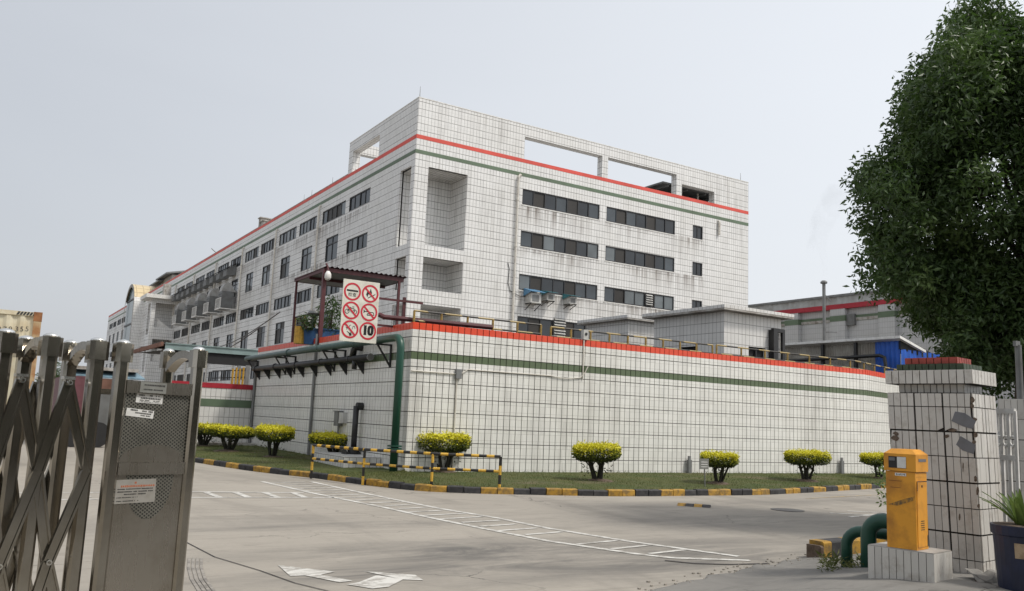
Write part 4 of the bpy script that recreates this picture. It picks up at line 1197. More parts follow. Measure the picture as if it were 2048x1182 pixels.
def leaf(mb, p, L, rnd, droop, m=0, w=.30):
    a = rnd.random()*6.283; el = rnd.uniform(-.9, .7)-droop
    d = Vector((math.cos(a)*math.cos(el), math.sin(a)*math.cos(el), math.sin(el)))
    s_ = d.cross(Vector((rnd.uniform(-1, 1), rnd.uniform(-1, 1), rnd.uniform(-1, 1))))
    if s_.length < .1: s_ = Vector((1, 0, 0))
    s_.normalize(); n = d.cross(s_)
    o = len(mb.v); mid = p+d*L*.45+n*L*.07
    mb.v += [tuple(p), tuple(mid+s_*L*w*.5), tuple(p+d*L), tuple(mid-s_*L*w*.5)]
    mb.f.append((o, o+1, o+2, o+3)); mb.mi.append(m)
rl = random.Random(44)
for px, py, rx, rz, n, lab in ((664, 630, .55, .75, 700, 'leafy potted shrub behind the left edge of the sign'), (616, 642, .35, .3, 260, 'low leafy potted plant in the blue tub under the shelter')):
    q = ony(px, py, 28.5)
    c = thing('potted_plant', lab, 'plant', (q.x, q.y, 4.4))
    m = MB(); leafcloud(m, q, rx, rx*.6, rz, n, .16, rl, .2, .3); m.build('foliage', M['tree_leaf'], c)
    m = MB()
    for k_ in range(4): m.tube([(q.x+rl.uniform(-.08, .08), q.y, 4.4), (q.x+rl.uniform(-.3, .3), q.y+rl.uniform(-.1, .1), q.z+.1)], [.03, .012], 5)
    m.build('stem', M['bark'], c)
q = ony(601, 663, 28.9)
m = MB(); m.tube([(q.x, q.y, 3.9), (q.x, q.y, 4.5)], .2, 14); tag(m.build('yellow_drum', M['yellow'], loc=(q.x, q.y, 3.9), smooth=False), 'yellow drum standing at the left end of the shelter', 'drum')
q = ony(627, 630, 28.6)
m = MB(); m.tube([(q.x, q.y, 4.4), (q.x, q.y, q.z-.1), (q.x, q.y, q.z+.05), (q.x, q.y, q.z+.14)], [.05, .05, .22, .16], 10); tag(m.build('floodlight', M['grey_metal'], loc=(q.x, q.y, 4.4)), 'grey lamp head on a short stem above the blue tub', 'lamp')
railing([Vector((XW+.12, 29.0, 0)), Vector((XW+.12, 31.2, 0))], 'shelter_railing', 'short dark railing at the left end of the shelter', 2, ZW1, .95)

# sign board with six prohibition discs
YS = 21.95
s0_ = ony(688, 557, YS); s1_ = ony(761.4, 566, YS); s2_ = ony(750.8, 687.7, YS); s3_ = ony(679, 681, YS)
SX0, SX1 = (s0_.x+s3_.x)/2, (s1_.x+s2_.x)/2; SZ0, SZ1 = s3_.z, s0_.z
SWD, SHT = SX1-SX0, SZ1-SZ0
sgn = thing('warning_sign_board', 'white board of six red ringed prohibition signs with speed limit 10', 'sign', (SX0, YS, SZ0))
m = MB(); m.box(SX0, YS, SZ0, SX1, YS+.035, SZ1); m.build('panel', M['signwhite'], sgn)
m = MB(); m.box(SX0+.02, YS+.036, SZ0+.5, XW+.15, YS+.07, SZ0+.56); m.box(SX0+.02, YS+.036, SZ1-.45, XW+.9, YS+.07, SZ1-.39); m.build('support_frame', M['maroon'], sgn)
m = MB(); m.box(XW+.3, YS+.08, 3.6, XW+.38, YS+.16, SZ1-.3); m.build('support_post', M['maroon'], sgn)
U = SWD/1.0
def SP(s_, t_, off): return (SX0+s_*SWD, YS-off, SZ0+t_*SHT)
RAD = .228*SWD
def annulus(mb, cx, cz, r0, r1, off, n=40):
    for k_ in range(n):
        a, b = 2*math.pi*k_/n, 2*math.pi*(k_+1)/n
        mb.quad((cx+r0*math.cos(a), YS-off, cz+r0*math.sin(a)), (cx+r1*math.cos(a), YS-off, cz+r1*math.sin(a)), (cx+r1*math.cos(b), YS-off, cz+r1*math.sin(b)), (cx+r0*math.cos(b), YS-off, cz+r0*math.sin(b)))
def seg2(mb, cx, cz, a, b, w, off):
    a = Vector((cx+a[0]*RAD, 0, cz+a[1]*RAD)); b = Vector((cx+b[0]*RAD, 0, cz+b[1]*RAD)); d = (b-a).normalized(); n = Vector((-d.z, 0, d.x))*w*RAD/2
    mb.quad(*[(p.x, YS-off, p.z) for p in (a+n, a-n, b-n, b+n)])
cells = [(.255, .805, 'stop'), (.745, .805, 'fire'), (.255, .5, 'bike'), (.745, .5, 'horn'), (.255, .195, 'smoke'), (.745, .195, 'ten')]
for cx_, cz_, kind in cells:
    cx, _, cz = SP(cx_, cz_, 0)
    m = MB(); annulus(m, cx, cz, RAD*.81, RAD*1.02, .006); pic = m.build('prohibition_disc', M['signred'], sgn)
    m = MB(); O = .004
    if kind == 'stop':
        seg2(m, cx, cz, (-.68, .12), (.68, .10), .2, O)
    elif kind == 'fire':
        for q_ in ([(-.5, -.1), (-.3, .35), (-.1, .05), (.02, .6), (.22, .1), (.05, -.2), (-.2, -.05), (-.32, -.45)],):
            m.add([(cx+x*RAD, YS-O, cz+z_*RAD) for x, z_ in q_], [tuple(range(len(q_)))])
        seg2(m, cx, cz, (-.25, -.52), (.62, -.02), .09, O)
    elif kind == 'bike':
        for wx in (-.48, .42): annulus(m, cx+wx*RAD, cz-.14*RAD, RAD*.20, RAD*.27, O, 18)
        for a, b in (((-.48, -.14), (-.1, .25)), ((-.1, .25), (.3, .25)), ((.3, .25), (.42, -.14)), ((-.1, .25), (.05, -.14)), ((.05, -.14), (.42, -.14)), ((.1, .42), (.35, .42)), ((-.2, .35), (-.02, .32))): seg2(m, cx, cz, a, b, .07, O)
    elif kind == 'horn':
        q_ = [(-.66, .3), (-.5, .12), (-.5, -.02), (-.66, -.16)]; m.add([(cx+x*RAD, YS-O, cz+z_*RAD) for x, z_ in q_], [(0, 1, 2, 3)])
        for a, b in (((-.55, .06), (.55, .0)), ((.55, .0), (.62, -.3)), ((.62, -.3), (-.2, -.36)), ((-.2, -.36), (-.2, -.18)), ((-.2, -.18), (.4, -.2))): seg2(m, cx, cz, a, b, .08, O)
    elif kind == 'smoke':
        seg2(m, cx, cz, (-.05, -.6), (.2, -.5), .34, O); seg2(m, cx, cz, (-.35, -.25), (.0, -.45), .07, O)
        for a, b in (((.25, .0), (.35, .35)), ((.35, .35), (.5, .4)), ((.5, .4), (.62, .1)), ((-.1, .1), (-.05, .45)), ((-.05, .45), (.12, .5)), ((-.5, .2), (-.35, .1)), ((-.4, -.05), (-.3, .15))): seg2(m, cx, cz, a, b, .055, O)
    if m.f: m.build('symbol', M['signblack'], pic)
    if kind == 'ten':
        for ox in (-.024, -.012, 0, .012, .024):
            text_mesh('10', RAD*1.62, M['signblack'], lambda x, y, cx=cx, cz=cz, ox=ox: (cx+x*.80+ox, YS-.004-abs(ox)*.02, cz+y), pic)
    if kind == 'stop':
        text_mesh('检查', RAD*.50, M['signblack'], lambda x, y, cx=cx, cz=cz: (cx+x, YS-.004, cz+y-.36*RAD), pic)
    if kind not in ('stop', 'ten'):
        m = MB(); seg2(m, cx, cz, (-.62, .62), (.62, -.62), .20, .008); m.build('slash', M['signred'], pic)

# pump houses
def pump_house(corner, eaveL, eaveR, zr, wx, wy, label, ov=.35):
    x0, y0 = corner
    h = thing('pump_house', label, 'building', (x0, y0, 3.5))
    m = MB(); facade(m, 'y', y0, x0, x0+wx, 3.4, zr-.1, [(x0+wx*.42, x0+wx*.72, 4.0, 4.78)] if wx > 2 else [], .12)
    facade(m, 'x', x0, y0, y0+wy, 3.4, zr-.1, [(y0+wy*.35, y0+wy*.6, 3.8, 4.75)], .12)
    m.box(x0+.4, y0+.4, 3.4, x0+wx, y0+wy, 3.6); m.quad((x0+wx, y0, 3.4), (x0+wx, y0+wy, 3.4), (x0+wx, y0+wy, zr-.1), (x0+wx, y0, zr-.1))
    m.quad((x0, y0+wy, 3.4), (x0+wx, y0+wy, 3.4), (x0+wx, y0+wy, zr-.1), (x0, y0+wy, zr-.1))
    m.build('wall', M['tile_house'], h)
    m = MB(); m.box(x0-ov, y0-ov, zr-.1, x0+wx+ov, y0+wy+ov, zr-.03); m.build('soffit', M['trim'], h)
    m = MB(); m.box(x0-ov-.01, y0-ov-.01, zr-.03, x0+wx+ov+.01, y0+wy+ov+.01, zr+.09); m.build('roof', M['tile_house'], h)
    m = MB(); m.box(x0+.5, y0+.14, 3.5, x0+wx-.1, y0+.2, 5.3); m.box(x0+.14, y0+.5, 3.5, x0+.2, y0+wy-.1, 5.0); m.build('opening_shade_sheet', M['dark'], h)  # near-black sheets standing in for the shade behind the openings
    if wx > 2:
        m = MB(); xm = x0+wx*.57; m.box(xm-.03, y0+.05, 4.0, xm+.03, y0+.1, 4.78); m.build('window_bar', M['frame'], h)
    return h
cA = ond(1448, 680, 32.0)
zrA = ond(1450, 613, 31.7).z
xr = ony(1562, 690, cA.y).x
yl_ = onx(1308, 660, cA.x).y
pump_house((cA.x, cA.y), None, None, zrA, xr-cA.x, yl_-cA.y, 'larger tiled pump house with flat roof and small window above the wall')
cB = ond(1256, 660, 37.5); zrB = ond(1258, 634, 37.3).z
pump_house((cB.x, cB.y), None, None, zrB, 1.95, onx(1172, 660, cB.x).y-cB.y, 'smaller tiled pump house partly hidden left of the larger one', .3)
q = ony(1545, 665, cA.y-.15)
bh = thing('black_duct', 'black square duct looping down at the right end of the larger pump house', 'duct', (q.x, q.y, 4))
x2 = ony(1562, 665, q.y).x
m = MB(); m.bar((q.x, q.y, q.z+.1), (x2+.1, q.y, q.z+.1), .14, .14); m.bar((q.x+.05, q.y, 3.9), (q.x+.05, q.y, q.z+.1), .26, .24); m.bar((x2+.1, q.y, 3.9), (x2+.1, q.y, q.z+.16), .12, .14); m.build('duct', M['black'], bh)

# right-hand grey industrial building
XG = 64.7
gbld = thing('grey_industrial_building', 'long grey clad industrial building with red trim behind the blue shed', 'building', (XG, 40, 0))
def zG(px, py): return onx(px, py, XG).z
zt0 = (zG(1520, 613)+zG(1740, 588))/2; zr0 = (zG(1600, 629)+zG(1780, 607))/2; zr1 = zr0+.42; zg0 = (zG(1600, 652)+zG(1780, 634))/2
yg0, yg1 = 12, 90
m = MB(); m.box(XG, yg0, 0, XG+30, yg1, zr0); m.build('wall', M['tile_grey'], gbld)
m = MB(); V_ = []; nn_ = 260
for i in range(nn_+1):
    y = yg0+(yg1-yg0)*i/nn_; V_ += [(XG-.35-.06*(i % 2), y, zr1), (XG-.35-.06*(i % 2), y, zt0)]
m.add(V_, [(2*i, 2*i+2, 2*i+3, 2*i+1) for i in range(nn_)]); m.build('cladding', plain('pale_grey_cladding', (.40, .41, .41), .6, var=.4, scale=.8), gbld)
m = MB(); m.box(XG-.55, yg0, zt0, XG+30, yg1, zt0+.2); m.build('roof_edge', M['grey_metal'], gbld)
m = MB(); m.box(XG-.45, yg0, zr0, XG-.02, yg1, zr1); m.build('red_band', M['crimson'], gbld)
for px in (1590, 1682, 1780, 1890):
    y = onx(px, 640, XG).y
    m = MB(); m.box(XG-.5, y-.75, 0, XG-.02, y+.75, zr0-.02); m.build('pilaster', M['tile_grey'], gbld)
    m = MB(); m.box(XG-.53, y-.78, zg0, XG-.06, y+.78, zg0+.5); m.build('green_band', M['green_far'], gbld)
m = MB(); m.box(XG-.05, yg0, zg0, XG-.008, yg1, zg0+.5); m.build('green_band', M['green_far'], gbld)
m = MB(); m.box(XG-.07, yg0, zr0-1.1, XG-.01, yg1, zr0-.85); m.build('ledge', M['trim'], gbld)
q = onx(1701, 640, XG); m = MB(); m.box(XG-.3, q.y-.6, q.z-.5, XG-.06, q.y+.6, q.z+.5); m.build('fan_box', M['cooler'], gbld)

# chimney stack
q = ond(1649, 690, 68); top = ond(1649.5, 561, 68)
ch = thing('chimney_stack', 'thin grey steel chimney with flat cap and rising smoke', 'chimney', (q.x, q.y, 0))
m = MB(); m.tube([(q.x, q.y, 0), (q.x, q.y, top.z-.1)], .13, 10); m.build('flue', M['grey_metal'], ch)
m = MB(); m.tube([(q.x, q.y, top.z-.12), (q.x, q.y, top.z), (q.x, q.y, top.z+.12)], [.26, .28, .16], 12); m.build('cap', M['grey_metal'], ch)
m = MB(); z_ = ond(1649, 598, 68).z; m.bar((q.x, q.y, z_+.5), (q.x+.5, q.y-.3, z_-.1), .07, .07); m.bar((q.x, q.y, z_-2.6), (q.x+.9, q.y-.5, z_-2.6), .07, .07); m.build('stay', M['grey_metal'], ch)

# lean-to with white edged roof and the blue shed
dl = 44.0
pA = ond(1563, 699, dl); XL = pA.x+1.0
zl = (onx(1570, 696, XL).z+onx(1800, 676, XL).z)/2
yA, yB_ = onx(1566, 690, XL).y, onx(1803, 690, XL).y
le = thing('lean_to_shed', 'beige corrugated lean-to with a white roof edge and black pipe', 'shed', (XL, yB_, 0))
m = MB(); m.prism([(XL-.4, yB_-.2, zl+.02), (XL-.4, yA+3, zl+.02), (XL+1.6, yA+3, zl-.5), (XL+1.6, yB_-.2, zl-.5)], (0, 0, .12)); m.build('roof', M['white_sheet'], le)
m = MB(); V_ = []; nn_ = 120; ybl = onx(1752, 700, XL).y
for i in range(nn_+1):
    y = ybl+(yA+3-ybl)*i/nn_; V_ += [(XL-.05*(i % 2), y, 0), (XL-.05*(i % 2), y, zl-.05)]
m.add(V_, [(2*i, 2*i+2, 2*i+3, 2*i+1) for i in range(nn_)]); m.build('wall', M['beige_sheet'], le)
zpp = zl-.75
m = MB(); m.tube([(XL-.5, yA+2, zpp-.1), (XL-.5, yB_+.8, zpp), (XL-.5, yB_+.55, zpp-.1), (XL-.5, yB_+.5, zpp-.4), (XL-.5, yB_+.5, 1)], .085, 8); m.build('pipe', M['black'], le)
for px in (1652, 1718):
    y = onx(px, 700, XL).y; m = MB(); m.box(XL-.32, y-.07, 0, XL-.18, y+.07, zl-.05); m.build('post', M['black'], le)
bs = thing('blue_shed', 'bright blue corrugated steel shed beside the lean-to', 'shed', (XL, yB_, 0))
def corr(mb, a, b, z0, z1, n, amp):
    a = Vector(a); b = Vector(b); d = (b-a).normalized(); nrm = Vector((d.y, -d.x, 0)); V = []
    for i in range(n+1):
        p = a.lerp(b, i/n)+nrm*(amp if (i//2) % 2 else 0); V += [(p.x, p.y, z0), (p.x, p.y, z1)]
    mb.add(V, [(2*i, 2*i+2, 2*i+3, 2*i+1) for i in range(n)])
m = MB(); corr(m, (XL-.06, ybl, 0), (XL-.06, yB_, 0), 0, zl-.06, 22, .05); m.build('side_wall', M['blue_sheet'], bs)
xbr = ony(1840, 700, yB_).x+1.5
m = MB(); corr(m, (XL-.06, yB_-.01, 0), (xbr, yB_-.01, 0), 0, zl-.45, 30, .05); m.build('end_wall', M['blue_sheet'], bs)
m = MB(); m.prism([(XL-.1, yB_-.02, zl-.45), (xbr, yB_-.02, zl-.9), (xbr, yB_-.02, zl-.6), (XL+.8, yB_-.02, zl-.05), (XL-.1, yB_-.02, zl-.05)], (0, .1, 0)); m.build('gable', M['dark'], bs)

# left canopy by the low wall
YC = 43.0
z1c = ony(420, 694, YC).z; z0c = ony(420, 705, YC).z; zub = ony(420, 727, YC).z
xa_, xb_ = ony(330, 700, YC).x, ony(560, 705, YC).x
lc = thing('loading_canopy', 'flat canopy with teal fascia and dark underside beside the factory', 'canopy', (xa_, YC, 0))
m = MB(); m.box(xa_, YC, z0c, xb_, YC+.08, z1c); m.box(xa_, YC-.05, z1c, xb_, YC+.12, z1c+.05); m.build('fascia', M['teal_sheet'], lc)
yfar = onx(272, 715, xa_).y
m = MB(); m.quad((xa_, YC, z1c-.02), (xb_, YC, z1c-.02), (xb_, min(yfar, 75), z1c+.25), (xa_, min(yfar, 75), z1c+.25)); m.build('roof', M['terracotta'], lc)
m = MB(); m.box(xa_+.1, YC+.1, zub, xb_, YC+.3, z0c+.02); m.build('beam', M['dark'], lc)  # near-black strip put in for the shade under the fascia
m = MB(); m.quad((xa_, YC+.3, z0c-.03), (xb_, YC+.3, z0c-.03), (xb_, min(yfar, 75), z0c+.2), (xa_, min(yfar, 75), z0c+.2)); m.build('ceiling', M['dark'], lc)  # near-black as well, so the underside's shade sits in its colour
nn_ = 26; m = MB()
for i in range(nn_):
    y = YC+.4+(min(yfar, 75)-YC)*i/nn_; m.box(xa_-.14, y, z1c-.10, xa_-.02, y+.55*(min(yfar, 75)-YC)/nn_, z1c+.10)
tag(m.build('roof_edge', M['terracotta'], lc), kind='stuff')
for x in (xa_+.4, xa_+3.5):
    m = MB(); m.box(x, YC+.1, 0, x+.15, YC+.25, zub); m.build('post', M['grey_metal'], lc)
# stacked yellow valves behind the low wall
vg = thing('valve_rack', 'rack of yellow pipes and a steel cylinder behind the low wall', 'pipe rack', (8.5, YE+1.5, 2))
for k_, px in enumerate((466, 473, 480, 487)):
    a = ony(px, 742, YE+1.5); m = MB(); m.tube([(a.x, a.y, 1.5), (a.x, a.y, a.z+.1+.05*(k_ % 2))], .045, 8); m.build('riser', M['yellow'], vg)
a = ony(495, 745, YE+1.5); m = MB(); m.tube([(a.x, a.y, 1.5), (a.x, a.y, a.z+.3)], .1, 12); m.build('cylinder', M['steelpole'], vg)
a = ony(425, 742, YE+1.5); b = ony(500, 740, YE+1.5); m = MB(); m.bar(a, b, .04, .04); m.bar(a-Vector((0, 0, .3)), b-Vector((0, 0, .3)), .04, .04); m.build('frame', M['black'], vg)

# ================================================================== SHRUBS, RAILING, LAWN NOTICE
def make_bush_meshes(seed):
    rb = random.Random(seed)
    # crown of radius 1 (scaled later); z measured in crown radii above soil
    fo = MB()
    lob = [(rb.uniform(0, 6.283), rb.uniform(.03, .09)) for _ in range(5)]
    def radius(a): return 1.0+sum(w*math.sin((i+2)*a+p) for i, (p, w) in enumerate(lob))*.9
    n = 0
    while n < 8200:
        a = rb.random()*6.283; rr = math.sqrt(rb.random())*radius(a); z_ = rb.uniform(0, 1)
        # thick flat disc: upright clipped sides, undercut at the bottom
        lim = radius(a)*((.62+.36*(z_/.28)**.6) if z_ < .28 else 1.0-.13*max(0, (z_-.82)/.18)**2)
        if rr > lim: continue
        if rr < lim-.22 and .12 < z_ < .86: continue
        p = Vector((rr*math.cos(a), rr*math.sin(a), .74+z_*.60+rb.uniform(-.02, .02)+.02*math.sin(a*3+rr*5)))
        top = z_+rb.gauss(0, .10)
        m_ = 1 if top > .72 or (top > .45 and rb.random() < .34) else (2 if top < .22 or rb.random() < .20 else 0)  # yellow towards the top, darkest leaves mostly low in the crown
        leaf(fo, p, rb.uniform(.06, .11), rb, -.25, m_, .55)
        n += 1
    # a few shoots that break the clipped outline
    for _ in range(90):
        a = rb.random()*6.283; rr = math.sqrt(rb.random())*radius(a)*.98
        leaf(fo, Vector((rr*math.cos(a), rr*math.sin(a), 1.33+rb.uniform(0, .10))), rb.uniform(.08, .14), rb, -.6, 1, .4)
    for _ in range(70):   # sparse leaves among the stems
        a = rb.random()*6.283; rr = rb.uniform(.1, .6)
        leaf(fo, Vector((rr*math.cos(a), rr*math.sin(a), rb.uniform(.2, .75))), rb.uniform(.08, .13), rb, .2, 2, .45)
    stm = MB()
    for k_ in range(6):
        a = k_*1.05+rb.uniform(-.3, .3); r1 = rb.uniform(.28, .58)
        b0 = Vector((.12*math.cos(a), .12*math.sin(a), .0)); b2 = Vector((r1*math.cos(a), r1*math.sin(a), .9)); b1 = b0.lerp(b2, .5)+Vector((rb.uniform(-.06, .06), rb.uniform(-.06, .06), .06))
        stm.tube([b0, b1, b2], [.075, .055, .03], 6)
        for _ in range(2):
            e = b1+Vector((rb.uniform(-.3, .3), rb.uniform(-.3, .3), rb.uniform(.2, .45))); stm.tube([b1, e], [.035, .015], 5)
    stm.tube([(0, 0, -.05), (0, 0, .12)], [.22, .16], 9)
    so_ = MB(); V = [(0, 0, .10)]; NR = 14
    for ring_, (r_, z_) in enumerate(((.25, .085), (.5, .03), (.72, -.05))):
        for k_ in range(NR):
            a = 2*math.pi*k_/NR; q_ = r_*(1+rb.uniform(-.12, .12)); V.append((q_*math.cos(a), q_*math.sin(a), z_+rb.uniform(-.008, .008)))
    F = [(0, 1+k_, 1+(k_+1) % NR) for k_ in range(NR)]
    for g_ in range(2): F += [(1+g_*NR+k_, 1+(g_+1)*NR+k_, 1+(g_+1)*NR+(k_+1) % NR, 1+g_*NR+(k_+1) % NR) for k_ in range(NR)]
    so_.add(V, F)
    return fo, stm, so_
def mesh_of(mb, name, mats, smooth=False):
    me = bpy.data.meshes.new(name); me.from_pydata(mb.v, [], mb.f)
    for q_ in mats: me.materials.append(q_)
    if len(mats) > 1: me.polygons.foreach_set('material_index', mb.mi)
    if smooth: me.shade_smooth()
    me.update(); return me
BM = []
for sd_ in (1, 2, 3, 4, 5):
    a, b, c = make_bush_meshes(sd_)
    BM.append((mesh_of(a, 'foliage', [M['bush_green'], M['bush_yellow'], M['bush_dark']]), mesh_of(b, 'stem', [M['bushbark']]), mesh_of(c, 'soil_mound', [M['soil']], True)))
bushes = [((405, 893), (60, 850), 86, 'clipped shrub half hidden behind the right gate post'), ((458, 902), (0, 852), 86, 'clipped yellow topped shrub nearest the gate post, left of the wall side conduits'),
          ((545, 915), (0, 855), 85, 'clipped yellow topped shrub at the far end of the wall side'), ((671, 921), (0, 865), 99, 'clipped yellow topped shrub behind the left end of the striped railing'),
          ((886, 945), (0, 871), 113, 'largest clipped yellow topped shrub behind the right half of the striped railing'), ((1195, 962), (0, 893), 97, 'clipped yellow topped shrub on three trunks right of the striped railing'),
          ((1437, 967), (0, 905), 83, 'clipped yellow topped shrub beside the small lawn notice'), ((1612, 962), (0, 904), 88, 'clipped yellow topped shrub between the lawn notice shrub and the yellow cabinet'),
          ((1757, 957), (0, 906), 66, 'small clipped shrub half hidden behind the yellow cabinet')]
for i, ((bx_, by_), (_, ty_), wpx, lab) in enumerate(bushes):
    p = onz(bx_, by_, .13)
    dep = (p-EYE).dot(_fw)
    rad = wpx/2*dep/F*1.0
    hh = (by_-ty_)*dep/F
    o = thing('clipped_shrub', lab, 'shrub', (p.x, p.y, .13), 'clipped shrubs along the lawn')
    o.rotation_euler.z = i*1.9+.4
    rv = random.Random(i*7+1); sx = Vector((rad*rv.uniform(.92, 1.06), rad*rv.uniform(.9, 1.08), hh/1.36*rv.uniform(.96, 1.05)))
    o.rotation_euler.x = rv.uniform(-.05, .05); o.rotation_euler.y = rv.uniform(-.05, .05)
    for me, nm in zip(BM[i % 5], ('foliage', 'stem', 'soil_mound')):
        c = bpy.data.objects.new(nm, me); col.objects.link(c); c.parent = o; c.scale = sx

# black and yellow striped guard railing
feet = [onz(p[0], p[1], .0) for p in ((622, 957), (725, 970), (862, 981), (998, 987))]
gr = thing('guard_railing', 'low black and yellow striped tubular railing standing on the kerb', 'railing', feet[0])
Hs = []
for (px, py), ft in zip(((628.7, 893), (728.8, 898), (864.6, 904.5), (1000, 914.3)), feet):
    t = math.hypot(ft.x, ft.y); d = ray(px, py); tt = t/math.hypot(d.x, d.y); Hs.append(1.63+d.z*tt)
HZ = sum(Hs)/4
def striped_tube(P, r, name, first=0, L=.14):
    """tube cut into painted lengths: two materials on one tube"""
    m = MB(); pts = resample([Vector(p) for p in P], L); k_ = first
    pts.append(Vector(P[-1]))
    for a, b in zip(pts, pts[1:]):
        if (b-a).length < .004: continue
        m.tube([a, b], r, 8, m=k_ % 2, caps=False); k_ += 1
    return m.build(name, [M['rail_black'], M['rail_yellow']], gr, smooth=True)
tops = [Vector((f_.x, f_.y, HZ)) for f_ in feet]
for a, b in zip(tops, tops[1:]): striped_tube([a, b], .033, 'top_rail', 0, .17)
mids = [Vector((f_.x, f_.y, .13+(HZ-.13)*.52)) for f_ in feet]
for a, b in zip(mids, mids[1:]): striped_tube([a, b], .030, 'middle_rail', 1, .17)
for k_, f_ in enumerate(feet): striped_tube([f_, (f_.x, f_.y, HZ)], .033, 'post', k_ % 2, .2)

# small notice on the lawn
q = onz(1411, 974, .12); d = (q-EYE); dd = math.hypot(d.x, d.y)
zb2 = EYE.z+ray(1405, 938).z*dd/math.hypot(*ray(1405, 938)[:2]); zt2 = EYE.z+ray(1405, 917).z*dd/math.hypot(*ray(1405, 917)[:2])
ln = thing('lawn_notice', 'small grey notice board on a thin stake in the lawn', 'sign', q)
w2 = .16
m = MB(); m.obox((q.x-.06, q.y, (zb2+zt2)/2), Vector((.13, -.03, 0)), Vector((0, .008, 0)), Vector((.004, 0, (zt2-zb2)/2))); m.build('board', M['label_grey'], ln)
m = MB(); m.bar((q.x, q.y+.02, .1), (q.x-.02, q.y+.02, zb2+.1), .02, .02); m.build('stake', M['grey_metal'], ln)
m = MB()
for k_ in range(3): m.obox((q.x-.06, q.y-.012, zb2+.06+.06*k_), Vector((.09, -.021, 0)), Vector((0, .002, 0)), Vector((0, 0, .010)))
m.build('print', M['label_white'], ln)

# ================================================================== GATE PILLAR, CABINET, PAVEMENT THINGS
TDX, TDZ = .0725, .25
az_p = R(-8)
pf = Vector((math.sin(az_p), math.cos(az_p), 0))      # along the broad face, away from the near corner
ps = Vector((pf.y, -pf.x, 0))                          # along the narrow face (to the right)
PC = ond(1966, 1110, 8.3); zb_p = .28
PC = Vector((PC.x, PC.y, zb_p))
gpil = thing('gate_pillar', 'leaning white tiled gate pillar with stepped red and green cap', 'pillar', PC)
WA, WB_ = 12*TDX, 8*TDX
ztop_p = ond(1947, 783, 8.3).z
lean = (ps*.0+(-pf)*-.0)
tiltv = Vector((CR.x, CR.y, 0)).normalized()*-.030       # lean per metre of height (to the left)
def PP(a, b, z_, off=0.0):
    """a along broad face, b along narrow face, z above base"""
    return PC+pf*a+ps*b+Vector((0, 0, z_))+tiltv*z_
Hp = ztop_p-zb_p
m = MB()
def pcol(mb, a0, a1, b0, b1, z0, z1, m_=0):
    P = [PP(a, b, z_) for z_ in (z0, z1) for a, b in ((a0, b0), (a1, b0), (a1, b1), (a0, b1))]
    mb.add(P, [(0, 3, 2, 1), (4, 5, 6, 7), (0, 1, 5, 4), (1, 2, 6, 5), (2, 3, 7, 6), (3, 0, 4, 7)], m_)
pcol(m, .008, WA-.008, .008, WB_-.008, -.25, Hp-.003); m.build('core', M['joint'], gpil)
M['ptile'] = tile_mat('pillar_tile', 9., 9., .0001, (.63, .605, .56), (.2, .19, .17), None, .9, .0, streak_col=(.26, .21, .16), orand=.45)
rq = random.Random(9)
rowz = [Hp]
zz = Hp-.145
while zz > 0: rowz.append(zz); zz -= TDZ
rowz.append(-.02)
missing = {('A', 0, 1), }
for face, n_ in (('A', 12), ('B', 8)):
    for i in range(n_):
        for r_ in range(len(rowz)-1):
            z1, z0 = rowz[r_], rowz[r_+1]
            if z1-z0 < .05: continue
            gl = .0095 if i % 4 == 0 else .0036; gr_ = .0095 if i % 4 == 3 else .0036
            gb_ = .0085 if r_ % 2 == 1 else .0045; gt = .0085 if r_ % 2 == 0 else .0045
            t0, t1 = i*TDX+gl, (i+1)*TDX-gr_; pj = rq.uniform(-.0025, .0025)
            if face == 'A': c4 = [PP(t0, -.004+pj, z0+gb_), PP(t1, -.004+pj, z0+gb_), PP(t1, -.004+pj, z1-gt), PP(t0, -.004+pj, z1-gt)]; dv = ps*.014
            else: c4 = [PP(-.004+pj, t0, z0+gb_), PP(-.004+pj, t1, z0+gb_), PP(-.004+pj, t1, z1-gt), PP(-.004+pj, t0, z1-gt)]; dv = pf*.014
            # chipped edge by the near corner
            if face == 'A' and i == 0 and r_ in (0, 1, 2):
                c4[0] = c4[0].lerp(c4[1], rq.uniform(.15, .5)); c4[3] = c4[3].lerp(c4[2], rq.uniform(.1, .4))
            if face == 'A' and i in (3, 4) and r_ == 1: c4[0] = c4[0].lerp(c4[3], .12)
            if face == 'A' and i == 11 and r_ == 2: c4[2] = c4[2].lerp(c4[3], .45)
            m = MB(); m.prism(c4, dv); m.build('tile', M['ptile'], gpil)
# stepped cap: neck, white drum, green course, red course
def course(a0, a1, b0, b1, z0, z1, mt, nm, nA, nB):
    m = MB(); pcol(m, a0+.006, a1-.006, b0+.006, b1-.006, z0, z1-.004); m.build('cap_core', M['joint'], gpil)
    for face, n_ in (('A', nA), ('B', nB)):
        L = (a1-a0) if face == 'A' else (b1-b0)
        for i in range(n_):
            t0, t1 = L*i/n_+.0045, L*(i+1)/n_-.0045
            if face == 'A': c4 = [PP(a0+t0, b0-.003, z0+.003), PP(a0+t1, b0-.003, z0+.003), PP(a0+t1, b0-.003, z1-.003), PP(a0+t0, b0-.003, z1-.003)]; dv = ps*.012
            else: c4 = [PP(a0-.003, b0+t0, z0+.003), PP(a0-.003, b0+t1, z0+.003), PP(a0-.003, b0+t1, z1-.003), PP(a0-.003, b0+t0, z1-.003)]; dv = pf*.012
            m = MB(); m.prism(c4, dv); m.build(nm, M[mt], gpil)
M['pgreen'] = plain('pillar_green_tile', (.055, .085, .045), .5, var=.5, scale=12)
M['pred'] = plain('pillar_red_tile', (.40, .065, .045), .5, var=.5, scale=12)
course(.10, WA-.10, .07, WB_-.07, Hp, Hp+.09, 'ptile', 'tile', 10, 6)
